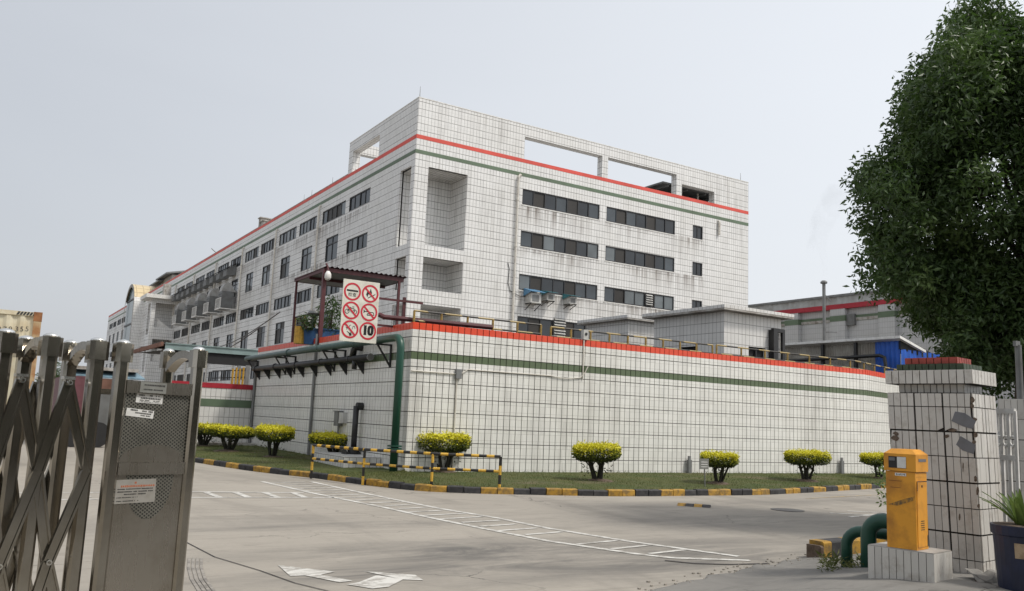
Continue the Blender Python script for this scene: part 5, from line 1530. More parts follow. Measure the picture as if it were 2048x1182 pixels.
course(-.02, WA+.0, -.02, WB_+.0, Hp+.09, Hp+.235, 'ptile', 'tile', 12, 8)
course(.09, WA-.09, .06, WB_-.06, Hp+.235, Hp+.305, 'pgreen', 'tile', 10, 6)
course(.17, WA-.16, .11, WB_-.12, Hp+.305, Hp+.375, 'pred', 'tile', 7, 6)
# grey tape patches
for pts_ in ([(1910, 823), (1929, 826), (1952, 842), (1945, 858), (1926, 853), (1903, 842)], [(1921, 872), (1951, 890), (1947, 908), (1925, 901), (1912, 889)]):
    P = []
    for px, py in pts_:
        d = ray(px, py); nrm = ps; o_ = PC+ps*-.009
        # plane of the leaning broad face
        t_ = (o_-EYE).dot(nrm)/d.dot(nrm)
        for _ in range(3):
            h_ = (EYE+d*t_).z-zb_p; t_ = (o_+tiltv*h_-EYE).dot(nrm)/d.dot(nrm)
        P.append(EYE+d*t_)
    m = MB(); m.prism(P, ps*.004); m.build('tape_patch', M['greytape'], gpil)

def on_broad(px, py, out=.010):
    d = ray(px, py); o_ = PC-ps*out; t_ = (o_-EYE).dot(ps)/d.dot(ps)
    for _ in range(3):
        h_ = (EYE+d*t_).z-zb_p; t_ = (o_+tiltv*h_-EYE).dot(ps)/d.dot(ps)
    return EYE+d*t_
M['chip'] = plain('exposed_brown_mortar', (.17, .13, .10), .95, var=.6, scale=40)
rc_ = random.Random(15)
for cx_, cy_, rx_, ry_ in ((1945, 800, 4, 9), (1944, 812, 4, 5), (1949, 838, 5, 5), (1951, 870, 5, 7), (1948, 884, 4, 5), (1905, 860, 9, 4), (1893, 872, 6, 4), (1951, 958, 4, 6), (1955, 982, 3, 9), (1957, 1012, 3, 5), (1926, 934, 1.4, 9), (1919, 1035, 1.6, 9), (1792, 867, 6, 4), (1791, 876, 8, 6)):
    P = [on_broad(cx_+rx_*math.cos(t*.785)*rc_.uniform(.6, 1.2), cy_+ry_*math.sin(t*.785)*rc_.uniform(.6, 1.2), .0085) for t in range(8)]
    m = MB(); m.prism(P, ps*.003); m.build('chip', M['chip'], gpil)
# tiled plinth under the cabinet
def face_at(px, py, z_): return onz(px, py, z_)
az_b = R(-10)
bf = Vector((math.sin(az_b), math.cos(az_b), 0)); bs_ = Vector((bf.y, -bf.x, 0))
BCn = ond(1868.5, 1140, 7.75); BCn.z = .27
WPA, WPB = .62, .42
hpl = ond(1868.5, 1110, 7.75).z-.27
pl = thing('cabinet_plinth', 'low white tiled block carrying the yellow cabinet', 'plinth', BCn)
m = MB(); c_ = BCn+bf*WPA/2+bs_*WPB/2+Vector((0, 0, hpl/2-.06)); m.obox(c_, bf*(WPA/2-.006), bs_*(WPB/2-.006), Vector((0, 0, hpl/2+.06-.003))); m.build('core', M['joint'], pl)
for i in range(9):
    t0, t1 = WPA*i/9+.003, WPA*(i+1)/9-.003
    m = MB(); m.prism([BCn+bf*t0+Vector((0, 0, -.1)), BCn+bf*t1+Vector((0, 0, -.1)), BCn+bf*t1+Vector((0, 0, hpl)), BCn+bf*t0+Vector((0, 0, hpl))], bs_*.012); m.build('tile', M['ptile'], pl)
for i in range(6):
    t0, t1 = WPB*i/6+.0015, WPB*(i+1)/6-.0015
    m = MB(); m.prism([BCn+bs_*t0+Vector((0, 0, -.1)), BCn+bs_*t1+Vector((0, 0, -.1)), BCn+bs_*t1+Vector((0, 0, hpl)), BCn+bs_*t0+Vector((0, 0, hpl))], bf*.012); m.build('tile', M['ptile'], pl)
m = MB(); m.obox(BCn+bf*WPA/2+bs_*WPB/2+Vector((0, 0, hpl+.004)), bf*(WPA/2-.004), bs_*(WPB/2-.004), Vector((0, 0, .006))); m.build('top_slab', M['trim'], pl)
# yellow cabinet
az_y = R(-11)
yf = Vector((math.sin(az_y), math.cos(az_y), 0)); ys_ = Vector((yf.y, -yf.x, 0))
YCn = ond(1834.3, 1102, 7.9); YCn.z = .27+hpl+.012
wya = .30; wyb = .30
# broad-face width from the photograph's left edge
best = None
for k_ in range(200):
    w = .15+k_*.002; p = YCn+yf*w; v = p-EYE; sxp = 1024+F*v.dot(CR)/v.dot(_fw)
    if best is None or abs(sxp-1774.5) < best[0]: best = (abs(sxp-1774.5), w)
wya = best[1]; best = None
for k_ in range(200):
    w = .10+k_*.002; p = YCn+ys_*w; v = p-EYE; sxp = 1024+F*v.dot(CR)/v.dot(_fw)
    if best is None or abs(sxp-1857) < best[0]: best = (abs(sxp-1857), w)
wyb = best[1]
hy = ond(1833, 905, 7.9).z-YCn.z
yb = thing('yellow_cabinet', 'worn yellow steel barrier cabinet on a tiled plinth beside the pillar', 'cabinet', YCn)
def YP(a, b, z_): return YCn+yf*a+ys_*b+Vector((0, 0, z_))
def ybox(a0, a1, b0, b1, z0, z1, nm, mt, par=None):
    P = [YP(a, b, z_) for z_ in (z0, z1) for a, b in ((a0, b0), (a1, b0), (a1, b1), (a0, b1))]
    m = MB(); m.add(P, [(0, 3, 2, 1), (4, 5, 6, 7), (0, 1, 5, 4), (1, 2, 6, 5), (2, 3, 7, 6), (3, 0, 4, 7)]); return m.build(nm, M[mt], par or yb)
ybox(0, wya, 0, wyb, 0, hy*.79, 'body', 'boxyellow')
ybox(-.012, wya+.012, -.012, wyb+.012, hy*.795, hy*.975, 'hood', 'boxyellow')
m = MB()
P = [YP(a, b, hy*.975) for a, b in ((-.012, -.012), (wya+.012, -.012), (wya+.012, wyb+.012), (-.012, wyb+.012))]+[YP(a, b, hy*1.025) for a, b in ((.04, .04), (wya-.04, .04), (wya-.04, wyb-.03), (.04, wyb-.03))]
m.add(P, [(0, 1, 5, 4), (1, 2, 6, 5), (2, 3, 7, 6), (3, 0, 4, 7), (4, 5, 6, 7)]); m.build('lid', M['boxyellow'], yb)
win = ybox(wya*.28, wya*.88, -.014, -.010, hy*.825, hy*.945, 'window', 'black')
ybox(wya*.28, wya*.58, -.017, -.0145, hy*.828, hy*.942, 'poster_scrap', 'label_white', win)
ybox(wya*.66, wya*.86, -.017, -.0145, hy*.90, hy*.935, 'poster_scrap', 'greytape', win)
st_ = ybox(wya*.30, wya*.68, -.0035, -.001, hy*.745, hy*.775, 'sticker', 'label_white')
for k_ in range(7): ybox(wya*(.34+.045*k_), wya*(.362+.045*k_), -.0045, -.0036, hy*(.752+.004*(k_ % 2)), hy*(.768-.003*(k_ % 3)), 'print', 'ink', st_)
ybox(.0, .0+.001, wyb*.08, wyb*.95, hy*.74, hy*.742, 'seam', 'black')
dr = ybox(-.006, -.001, wyb*.08, wyb*.93, hy*.03, hy*.70, 'door', 'boxyellow')
ybox(-.0072, -.0061, wyb*.08, wyb*.93, hy*.692, hy*.70, 'edge', 'black', dr); ybox(-.0072, -.0061, wyb*.08, wyb*.12, hy*.60, hy*.69, 'edge', 'black', dr); ybox(-.0072, -.0061, wyb*.87, wyb*.93, hy*.03, hy*.14, 'edge', 'black', dr)
ybox(-.009, -.0061, wyb*.46, wyb*.54, hy*.635, hy*.66, 'lock', 'black', dr)
for k_ in range(5): ybox(-.0085, -.0061, wyb*.34, wyb*.64, hy*(.20+.022*k_), hy*(.206+.022*k_), 'vent_slot', 'black', dr)
ybox(-.0145, -.0125, wyb*.2, wyb*.85, hy*.90, hy*.93, 'sticker', 'greytape')
# scrape across the front
m = MB(); m.prism([YP(wya*.93, -.001, hy*.44), YP(wya*.62, -.001, hy*.435), YP(wya*.08, -.001, hy*.50), YP(wya*.04, -.001, hy*.545), YP(wya*.42, -.001, hy*.505)], -ys_*.0015)
k = NT('scraped_paint'); n = k.noise(k.scalevec(k.obj(), (6, 6, 2)), 9, 6, .7); SCR = k.done(k.mix(k.ramp(n, .35, .6), (.62, .29, .03), (.13, .09, .04)), .7)
m.build('scrape', SCR, yb)
for k_, (a0, a1, z0) in enumerate(((.45, .9, .69), (.5, .85, .62))): ybox(wya*a0, wya*a1, -.0022, -.001, hy*z0, hy*(z0+.004), 'scratch', 'rust')

# green hoop pipes behind the cabinet
for (pa, pb, top_, r, lab, dd_) in ((1693, 1800, 1052, .062, 'thinner low green pipe hoop behind the yellow cabinet', 9.6), (1737, 1830, 1031, .082, 'thicker green pipe hoop beside the yellow cabinet', 9.2)):
    a = ond(pa, 1088, dd_); b = ond(pb+60, 1088, dd_-.5); zt3 = ond(pa, top_+8, dd_).z
    a.z = b.z = .05
    c = thing('pipe_hoop', lab, 'pipe', a, 'green pipe hoops by the gate')
    d = (b-a); d.z = 0; L = d.length; d.normalize(); rr2 = .17
    pts = [a, Vector((a.x, a.y, zt3-rr2))]+[a+d*(rr2-rr2*math.cos(t*math.pi/12))+Vector((0, 0, zt3-.05-rr2+rr2*math.sin(t*math.pi/12))) for t in range(1, 7)]
    e = a+d*L
    pts += [e-d*(rr2-rr2*math.cos(t*math.pi/12))+Vector((0, 0, zt3-.05-rr2+rr2*math.sin(t*math.pi/12))) for t in range(6, 0, -1)]+[Vector((e.x, e.y, zt3-rr2)), e]
    m = MB(); m.tube(pts, r, 14); m.build('hoop', M['gpipe'], c, smooth=True)
    m = MB(); m.tube([a, (a.x, a.y, .10)], r*1.6, 14); m.build('foot_flange', M['gpipe'], c)
# kerb stub by the hoops
ka = onz(1648, 1111, .06); kb = onz(1722, 1098, .10); kd = (kb-ka); kd.z = 0; kd.normalize(); kn = Vector((-kd.y, kd.x, 0))
stub = thing('kerb_stub', 'short yellow and black kerb end beside the green pipe hoops', 'kerb', ka)
for k_, (t0, t1, mt) in enumerate(((-.06, .0, 'soil'), (.0, .17, 'kyellow'), (.175, .62, 'kblack'), (.625, 2.0, 'kyellow'))):
    m = MB(); P = []
    for t in (t0, t1):
        o_ = ka+kd*t; h_ = .17 if k_ else .12
        P += [o_+Vector((0, 0, -.1)), o_+Vector((0, 0, h_-.02)), o_+kn*.02+Vector((0, 0, h_)), o_+kn*.22+Vector((0, 0, h_)), o_+kn*.22+Vector((0, 0, -.1))]
    m.add(P, [(i, i+1, 6+i, 5+i) for i in range(4)]+[(4, 3, 2, 1, 0), (5, 6, 7, 8, 9)]); m.build('kerb_block', M[mt], stub)
wd = thing('weeds', 'weedy tuft growing at the foot of the green pipe hoops', 'weeds', ond(1720, 1085, 9.4)); wd['kind'] = 'stuff'
m = MB()
for _ in range(420):
    a = ond(random.uniform(1640, 1772), random.uniform(1086, 1100), random.uniform(9.1, 9.8)); leaf(m, Vector((a.x, a.y, .12+random.random()*.14)), random.uniform(.05, .11), random, -.4, 0, .25)
m.build('leaves', M['grass_blade'], wd)
m = MB()
for _ in range(70):
    a = ond(random.uniform(1757, 1776), random.uniform(925, 1010), random.uniform(10.5, 10.8)); leaf(m, a, random.uniform(.05, .09), random, .2, 0, .4)
tag(m.build('creeper', M['plant_leaf'], loc=ond(1765, 1000, 10.6)), 'thin green sprigs poking out left of the yellow cabinet', 'weeds', kind='stuff')

# right margin: pot with strap leaves, broken kerb, boundary wall and white gate leaf
pc_ = ond(2052, 1150, 7.6); pc_.z = .27
pot = thing('plant_pot', 'navy blue tub with a torn tan label at the right edge', 'pot', pc_)
zt4 = ond(2040, 1052, 7.6).z
rp0 = (2052-1993)*7.6/F
m = MB(); m.tube([(pc_.x, pc_.y, .27), (pc_.x, pc_.y, .33), (pc_.x, pc_.y, zt4-.09), (pc_.x, pc_.y, zt4-.08), (pc_.x, pc_.y, zt4)], [rp0*.80, rp0*.84, rp0*.95, rp0*1.0, rp0*1.03], 28); m.build('tub', M['navy_pot'], pot, smooth=False)
m = MB(); m.tube([(pc_.x, pc_.y, zt4-.02), (pc_.x, pc_.y, zt4+.004)], rp0*.93, 20); m.build('soil', M['soil'], pot)
m = MB(); N_ = 6
ang0 = math.atan2(EYE.y-pc_.y, EYE.x-pc_.x)
for k_ in range(N_):
    a, b = ang0-.32+.64*k_/N_, ang0-.32+.64*(k_+1)/N_; r_ = rp0*.935
    m.quad((pc_.x+r_*.985*math.cos(a), pc_.y+r_*.985*math.sin(a), zt4-.27), (pc_.x+r_*.985*math.cos(b), pc_.y+r_*.985*math.sin(b), zt4-.27), (pc_.x+r_*1.03*math.cos(b), pc_.y+r_*1.03*math.sin(b), zt4-.14), (pc_.x+r_*1.03*math.cos(a), pc_.y+r_*1.03*math.sin(a), zt4-.14))
m.build('label', M['label_tan'], pot)
pp = thing('strap_leaf_plant', 'green strap leaved plant growing in the navy tub', 'plant', (pc_.x, pc_.y, zt4))
rs_ = random.Random(31)
for k_ in range(46):
    a = rs_.random()*6.283; el = rs_.uniform(.75, 1.45); L = rs_.uniform(.30, .52); m = MB()
    d = Vector((math.cos(a)*math.cos(el), math.sin(a)*math.cos(el), math.sin(el))); s_ = Vector((-math.sin(a), math.cos(a), 0))
    V = []
    for j in range(6):
        t = j/5; p = Vector((pc_.x, pc_.y, zt4))+Vector((math.cos(a), math.sin(a), 0))*.05+d*L*t-Vector((0, 0, .30*L*t*t)); w = .026*(1-t**2.2)+.002
        V += [tuple(p-s_*w), tuple(p+Vector((0, 0, -.008))), tuple(p+s_*w)]
    m.add(V, [(3*j+i, 3*j+i+1, 3*j+i+4, 3*j+i+3) for j in range(5) for i in (0, 1)]); m.build('leaf', M['plant_leaf'], pp)
rb_ = random.Random(8)
bk0 = ond(1985, 1140, 7.9)
bk = thing('broken_kerb', 'broken grey concrete kerb lump between the pillar and the tub', 'kerb', bk0)
m = MB()
V = []; nx_, ny_ = 8, 4
for i in range(nx_+1):
    for j in range(ny_+1):
        a = ond(1968+i*14, 1150, 7.75); p = Vector((a.x, a.y, 0))+Vector((_fw.x, _fw.y, 0))*(j*.09); ed = (0 if j in (0,) else 1)
        V.append((p.x+rb_.uniform(-.012, .012), p.y+rb_.uniform(-.012, .012), (.22 if not ed else .40+rb_.uniform(-.03, .02)-(.05 if j == 1 else 0))))
m.add(V, [(i*(ny_+1)+j, (i+1)*(ny_+1)+j, (i+1)*(ny_+1)+j+1, i*(ny_+1)+j+1) for i in range(nx_) for j in range(ny_)]); m.build('concrete', M['pavement'], bk)
# side wall beyond the pillar
sw0 = ond(2000, 900, 10.5); sw1 = ond(2130, 900, 10.0)
swl = thing('side_boundary_wall', 'white tiled boundary wall at the right edge behind the white gate leaf', 'wall', (sw0.x, sw0.y, 0))
dW = Vector((sw1.x-sw0.x, sw1.y-sw0.y, 0)); LW = dW.length; dW.normalize(); nW = Vector((dW.y, -dW.x, 0))
ztw = ond(2020, 797, 10.45).z
m = MB(); m.prism([sw0.xy.to_3d()+dW*0, sw0.xy.to_3d()+dW*LW, sw0.xy.to_3d()+dW*LW-nW*.25, sw0.xy.to_3d()-nW*.25], (0, 0, ztw-.004)); m.build('core', M['joint'], swl)
for i in range(int(LW/.0725)):
    for r_ in range(6):
        t0 = i*.0725+(.005 if i % 4 == 0 else .0025); t1 = (i+1)*.0725-.0025; z1 = ztw-r_*.25-.003; z0 = ztw-(r_+1)*.25+(.007 if r_ % 2 else .003)
        if z0 < .05: continue
        b0 = sw0.xy.to_3d(); m = MB(); m.prism([b0+dW*t0+Vector((0, 0, z0)), b0+dW*t1+Vector((0, 0, z0)), b0+dW*t1+Vector((0, 0, z1)), b0+dW*t0+Vector((0, 0, z1))], nW*.012); m.build('tile', M['ptile'], swl)
# ornate white gate leaf
gl0 = ond(1994, 960, 9.3); gl1 = ond(2036, 960, 9.05)
dG = Vector((gl1.x-gl0.x, gl1.y-gl0.y, 0)); LG = dG.length; dG.normalize()
zgt = ond(2015, 822, 9.2).z
og = thing('white_gate_leaf', 'white steel gate leaf with drop shaped ornaments right of the pillar', 'gate', (gl0.x, gl0.y, .3))
G0 = Vector((gl0.x, gl0.y, 0))
for z_ in (zgt, zgt-.5, .45):
    m = MB(); m.bar(G0+Vector((0, 0, z_)), G0+dG*LG+Vector((0, 0, z_)), .035, .055); m.build('rail', M['white_paint'], og)
for k_ in range(4):
    p = G0+dG*(LG*k_/3); m = MB(); m.box(p.x-.014, p.y-.014, .35, p.x+.014, p.y+.014, zgt); m.build('bar', M['white_paint'], og)
for k_ in range(3):
    p = G0+dG*(LG*(k_+.5)/3); zo = zgt-.32
    m = MB()
    m.tube([(p.x, p.y, zgt-.02), (p.x, p.y, zo+.10)], .009, 6)
    pts = [p+dG*(.038*math.sin(t*math.pi/7))*(1.0)+Vector((0, 0, zo-.05*math.cos(t*math.pi/7)-(.02 if t == 0 else 0))) for t in range(15)]
    m.tube(pts, .011, 6); m.tube([(p.x, p.y, zo-.09), (p.x, p.y, zo-.06), (p.x, p.y, zo-.03)], [.004, .016, .004], 8); m.build('ornament', M['white_paint'], og)
# grey lamp post and dim white block behind the tree
lp0 = ond(2036, 690, 11.5); lp1 = ond(2043, 790, 11.5)
m = MB(); m.tube([(lp0.x, lp0.y, .2), (lp0.x, lp0.y, lp0.z+.0)], .042, 10); m.box(lp0.x-.09, lp0.y-.02, lp0.z-.02, lp0.x+.02, lp0.y+.02, lp0.z+.05)
tag(m.build('steel_post', M['grey_metal'], loc=(lp0.x, lp0.y, .2)), 'plain grey steel post rising at the right edge behind the wall', 'post')
bw = ond(2100, 700, 40)
m = MB(); m.box(bw.x-.6, bw.y-1.2, 0, bw.x+12, bw.y+1, 8.2); tag(m.build('rear_white_building', M['tile_far'], loc=(bw.x, bw.y, 0)), 'pale tiled building glimpsed behind the big tree at the right edge', 'building')

# ================================================================== BIG TREE
rt2 = random.Random(77)
TD = 15.0
tc = ond(2046, 395, TD)
tb = Vector((tc.x-.2, tc.y+.1, 0))
big = thing('evergreen_tree', 'big dense dark green tree rising behind the gate pillar', 'tree', tb)
m = MB()
trunk_top = Vector((tc.x, tc.y, tc.z-1.4))
m.tube([tb, tb+Vector((.02, .0, 1.2)), Vector((tc.x-.05, tc.y, tc.z-2.6)), trunk_top, tc+Vector((.1, 0, 1.0))], [.24, .19, .16, .13, .05], 10)
m.build('trunk', M['bark'], big, smooth=True)
right2 = Vector((CR.x, CR.y, 0)).normalized(); fwd2 = Vector((_fw.x, _fw.y, 0)).normalized()
RX, RZ = 2.42, 3.40
cl = []
n = 0
while len(cl) < 520:
    d = Vector((rt2.gauss(0, 1), rt2.gauss(0, 1), rt2.gauss(0, 1))).normalized()
    k_ = rt2.uniform(.50, 1.0)**.6
    # lumpy outline, broader below, pointed to the top right
    lump = 1+.11*math.sin(4*math.atan2(d.z, d.x)+1.0)+.07*math.sin(7*d.x+5*d.z+2*d.y)
    hz = d.z
    wid = (1.0 if hz < 0 else 1.0-.25*hz)
    p = tc+right2*(d.x*RX*wid*k_*lump)+fwd2*(d.y*RX*.85*wid*k_*lump)+Vector((0, 0, d.z*RZ*k_*lump))-right2*(.25*max(0, hz))
    if p.z < 2.0: continue
    cl.append((p, k_))
for px, py in [(rt2.uniform(1905, 2090), rt2.uniform(560, 730)) for _ in range(70)]+[(rt2.uniform(1840, 1920), rt2.uniform(540, 640)) for _ in range(24)]+[(rt2.uniform(1895, 2060), rt2.uniform(40, 190)) for _ in range(34)]+[(rt2.uniform(1818, 1930), rt2.uniform(165, 320)) for _ in range(30)]+[(rt2.uniform(1745, 1850), rt2.uniform(310, 560)) for _ in range(26)]:
    cl.append((ond(px, py, TD+rt2.uniform(-1.5, 1.2)), .8))
fol = MB()
for p, k_ in cl:
    rr2 = rt2.uniform(.34, .62)
    tone = 0
    for _ in range(int(330*(rr2/.5)**2)):
        d = Vector((rt2.gauss(0, 1), rt2.gauss(0, 1), rt2.gauss(0, .72)))
        if d.length > 1.9: continue
        q = p+d*rr2*.46
        leaf(fol, q, rt2.uniform(.085, .155), rt2, .45, 0, .38)
fol.build('crown', M['tree_leaf'], big)
for k_ in range(26):
    p, kk = cl[k_*9 % len(cl)]
    st2 = tb.lerp(tc, .55+.4*rt2.random()); st2 = Vector((tc.x+rt2.uniform(-.1, .1), tc.y, tc.z-2.4+3*rt2.random()))
    m = MB(); mid = st2.lerp(p, .5)+Vector((0, 0, -.15)); m.tube([st2, mid, p], [.06, .035, .012], 6); m.build('branch', M['bark'], big)

# unseen street trees behind the viewer, added so the steel has dark shapes to mirror
for i, (x, y, sc_, rz_) in enumerate(((-9.5, -8.5, 1.25, .6), (-1.5, -12.0, 1.35, 2.0), (4.5, -11.5, 1.3, 3.3), (9.5, -11.0, 1.3, 4.5), (14.5, -9.5, 1.25, 5.2), (20.0, -8.5, 1.3, 1.2), (-12.5, -4.0, 1.2, 3.9), (-15.0, 2.0, 1.25, 2.7))):
    t = thing('unseen_street_tree', 'unseen dark street tree added behind the viewer, mirrored in the steel gate posts', 'tree', (x, y, 0), 'unseen street trees added behind the viewer')
    t.rotation_euler.z = rz_; t.scale = (sc_, sc_, sc_)
    for ch_ in big.children:
        if ch_.name.split('.')[0] in ('trunk', 'crown'):
            c = ch_.copy(); col.objects.link(c); c.parent = t
hd = thing('unseen_hedge', 'unseen tall dark hedge added behind the viewer, mirrored in the steel gate', 'hedge', (8, -12.5, 0)); rh_ = random.Random(4)  # added out of view to darken what the steel mirrors
m = MB(); m.box(-14, -14.2, 0, 34, -12.8, 3.0); m.build('stems', M['bushbark'], hd)  # solid dark core of the added hedge, not separate stalks
m = MB()
for _ in range(9000):
    leaf(m, Vector((rh_.uniform(-14.5, 34.5), -12.7+rh_.uniform(-.1, .35), rh_.uniform(.05, 3.6))), rh_.uniform(.25, .5), rh_, .1, 0, .5)
m.build('foliage', M['tree_leaf'], hd)
# small far trees at the left horizon
for i, (px, py, h, lab) in enumerate(((112, 712, 5.2, 'far green tree top showing left of the third gate post'), (128, 735, 4.0, 'smaller far bush below the far tree'))):
    q = ond(px, py+20, 90)
    t = thing('far_tree', lab, 'tree', (q.x, q.y, 0))
    m = MB(); m.tube([(q.x, q.y, 0), (q.x, q.y, 3.5)], .2, 6); m.build('trunk', M['bark'], t)
    m = MB()
    for _ in range(14):
        c = Vector((q.x+random.gauss(0, 1.4), q.y+random.gauss(0, 1.4), h-1.2+random.gauss(0, .9))); leafcloud(m, c, .9, .9, .8, 110, .35, random, 0, .1)
    m.build('crown', M['far_leaf'], t)

# shed with pale blue roof edge and maroon truck box seen through the gate
q = ond(268, 760, 38)
sh = thing('blue_roof_shed', 'low shed with a pale blue roof edge beyond the steel gate', 'shed', (q.x, q.y, 0))
x0s = ony(140, 750, q.y).x; x1s = ony(291, 750, q.y).x; zt5 = ony(230, 745, q.y).z; zb5 = ony(230, 757, q.y).z
m = MB(); m.prism([(x0s, q.y, zb5), (x1s, q.y, zb5), (x1s-.25, q.y+.7, zt5), (x0s, q.y+.7, zt5)], (0, 0, .06)); m.build('roof', plain('pale_blue_roof', (.16, .25, .31), .5, var=.5, scale=3), sh)
m = MB(); m.box(x0s, q.y+.5, 0, x1s-.4, q.y+3, zb5-.02); m.build('wall', M['dark'], sh)
m = MB(); m.box(x0s, q.y+.02, zt5+.06, x1s-.3, q.y+3, zt5+.2); m.build('roof_ridge', M['trim'], sh)
q = ond(150, 800, 30)
tk = thing('maroon_cargo_box', 'maroon cargo box of a parked lorry seen through the steel gate', 'lorry', (q.x, q.y, 0))
xa2 = ony(128, 800, q.y).x; xb2 = ony(232, 800, q.y).x; zt6 = ony(160, 752, q.y).z
m = MB(); m.box(xa2, q.y, .75, ony(172, 800, q.y).x, q.y+6, zt6); m.build('cargo_box', plain('maroon_cargo_paint', (.13, .045, .055), .6, var=.4), tk)
m = MB(); m.box(ony(173, 800, q.y).x, q.y+.3, .6, xb2, q.y+5.5, zt6-.45); m.build('cab', M['cooler'], tk)
m = MB(); m.box(ony(176, 800, q.y).x, q.y+.25, zt6-.45, xb2-.1, q.y+3, zt6-.05); m.build('roof_load', M['terracotta'], tk)
for xx in (xa2+.4, xb2-.5):
    m = MB(); m.tube([(xx, q.y-.02, .45), (xx, q.y+.3, .45)], .45, 16); m.build('wheel', M['rubber'], tk)

# cream shipping container on a trailer, left margin
dc = 21.0
c1 = ond(85, 626, dc); yC_ = c1.y; xC = c1.x; zCt = c1.z; zCb = ony(80, 832, yC_).z
ct = thing('shipping_container', 'cream corrugated shipping container with rusty corner post at the left edge', 'container', (xC, yC_, zCb))
m = MB(); xs0 = xC-12.2
V = []; n_ = 164
for i in range(n_+1):
    x = xs0+.1+(xC-.26-xs0)*i/n_; ph_ = i % 4; y = yC_+(.045 if ph_ in (2, 3) else 0.0)
    V += [(x, y, zCb+.12), (x, y, zCt-.1)]
m.add(V, [(2*i, 2*i+2, 2*i+3, 2*i+1) for i in range(n_)]); m.build('side_panel', M['container'], ct)
m = MB(); m.box(xC-.17, yC_-.02, zCb, xC, yC_+.15, zCt-.22); m.build('corner_post', plain('worn_corner_post', (.44, .33, .19), .7, var=.8, scale=3, dirt=(.7, .45, .3)), ct)
m = MB(); m.box(xC-.18, yC_-.025, zCt-.22, xC+.005, yC_+.15, zCt+.01); m.build('corner_casting', M['rust'], ct)
m = MB(); m.box(xs0, yC_-.015, zCt-.10, xC-.17, yC_+.1, zCt); m.build('top_rail', M['container'], ct)
m = MB(); m.box(xs0, yC_-.015, zCb, xC-.17, yC_+.1, zCb+.12); m.build('bottom_rail', M['rust'], ct)
m = MB(); m.box(xs0, yC_+.1, zCt-.02, xC, yC_+2.4, zCt); m.box(xC-.05, yC_+.15, zCb, xC-.01, yC_+2.4, zCt-.02); m.box(xs0, yC_+2.36, zCb, xC-.05, yC_+2.4, zCt-.02); m.build('rear_panel', M['container'], ct)
for k_ in range(6):
    xx = ony(33+k_*6.5, 624, yC_-.02).x; m = MB(); m.prism([(xx, yC_-.02, zCt-.09), (xx+.05, yC_-.02, zCt-.09), (xx+.09, yC_-.02, zCt-.01), (xx+.04, yC_-.02, zCt-.01)], (0, .003, 0)); m.build('warning_stripe', M['ink'], ct)
for i, (chr_, px) in enumerate((('2', -1), ('7', 9.5), ('9', 20.5), ('3', 33), ('5', 43.5), ('5', 54))):
    q = ony(px, 658.5, yC_-.012)
    text_mesh(chr_, .17, M['ink'], lambda x, y, q=q: (q.x+x, yC_-.012, q.z+y), ct)
q = ony(20.5, 667, yC_-.012); text_mesh('1', .14, M['ink'], lambda x, y, q=q: (q.x+x, yC_-.012, q.z+y), ct)
tr = thing('container_trailer', 'yellow and black trailer chassis under the cream container', 'trailer', (xC-3, yC_, 0))
m = MB(); m.box(xs0, yC_+.3, zCb-.26, xC-.1, yC_+2.1, zCb-.02); m.build('chassis', M['black'], tr)
m = MB(); m.box(xs0, yC_-.03, zCb-.30, ony(11, 840, yC_).x, yC_+.05, zCb-.12); m.build('side_bar', M['yellow'], tr)
for xx in (xC-1.0, xC-2.2, xC-5):
    m = MB(); m.tube([(xx, yC_+.1, .48), (xx, yC_+.4, .48)], .48, 20); w_ = m.build('wheel', M['rubber'], tr)
    m = MB(); m.tube([(xx, yC_+.09, .48), (xx, yC_+.12, .48)], .24, 14); m.build('hub', M['grey_metal'], w_)

# ================================================================== STAINLESS STEEL FOLDING GATE
az_g = R(76)
gA = Vector((math.sin(az_g), math.cos(az_g), 0)); gB = Vector((-gA.y, gA.x, 0))      # along the gate / to its rear
Pg = ond(100, 665, 4.1); ZT = Pg.z
G0_ = Vector((Pg.x, Pg.y, 0))
def gate_u(px):
    d = ray(px, 700); dd = Vector((d.x, d.y, 0))
    # intersect gate line G0_+gA*u with vertical plane through the ray
    n_ = Vector((-dd.y, dd.x, 0)); return -G0_.dot(n_)/gA.dot(n_)
TG = .37
gate = thing('folding_gate', 'stainless steel retractable folding gate with lattice bars and perforated end panel', 'gate', G0_)
def gp_(u, b, z_): return G0_+gA*u+gB*b+Vector((0, 0, z_))
def chpost(mb, c, w, z0, z1, ch):
    a = w/2; P = [(-a+ch, -a), (a-ch, -a), (a, -a+ch), (a, a-ch), (a-ch, a), (-a+ch, a), (-a, a-ch), (-a, -a+ch)]
    V = [c+gA*x+gB*y+Vector((0, 0, z_-c.z)) for z_ in (z0, z1) for x, y in P]
    mb.add(V, [tuple(range(7, -1, -1)), tuple(range(8, 16))]+[(i, (i+1) % 8, 8+(i+1) % 8, 8+i) for i in range(8)])
def post(u, b, w=.066, zt=ZT):
    m = MB(); c = gp_(u, b, 0); chpost(m, c, w, .02, zt-.11, w*.22)
    po = m.build('post', M['steel'], gate)
    m = MB(); chpost(m, c, w*1.42, zt-.115, zt-.022, w*.30); m.build('cap_block', M['steel'], po)
    m = MB(); R_ = w*.60
    pts = [c+Vector((0, 0, zt-.022)), c+Vector((0, 0, zt-.012)), c+Vector((0, 0, zt-.004)), c+Vector((0, 0, zt))]
    m.tube(pts, [R_, R_*.92, R_*.6, R_*.2], 16); m.build('dome_cap', M['steel_cap'], po, smooth=True)
    return po
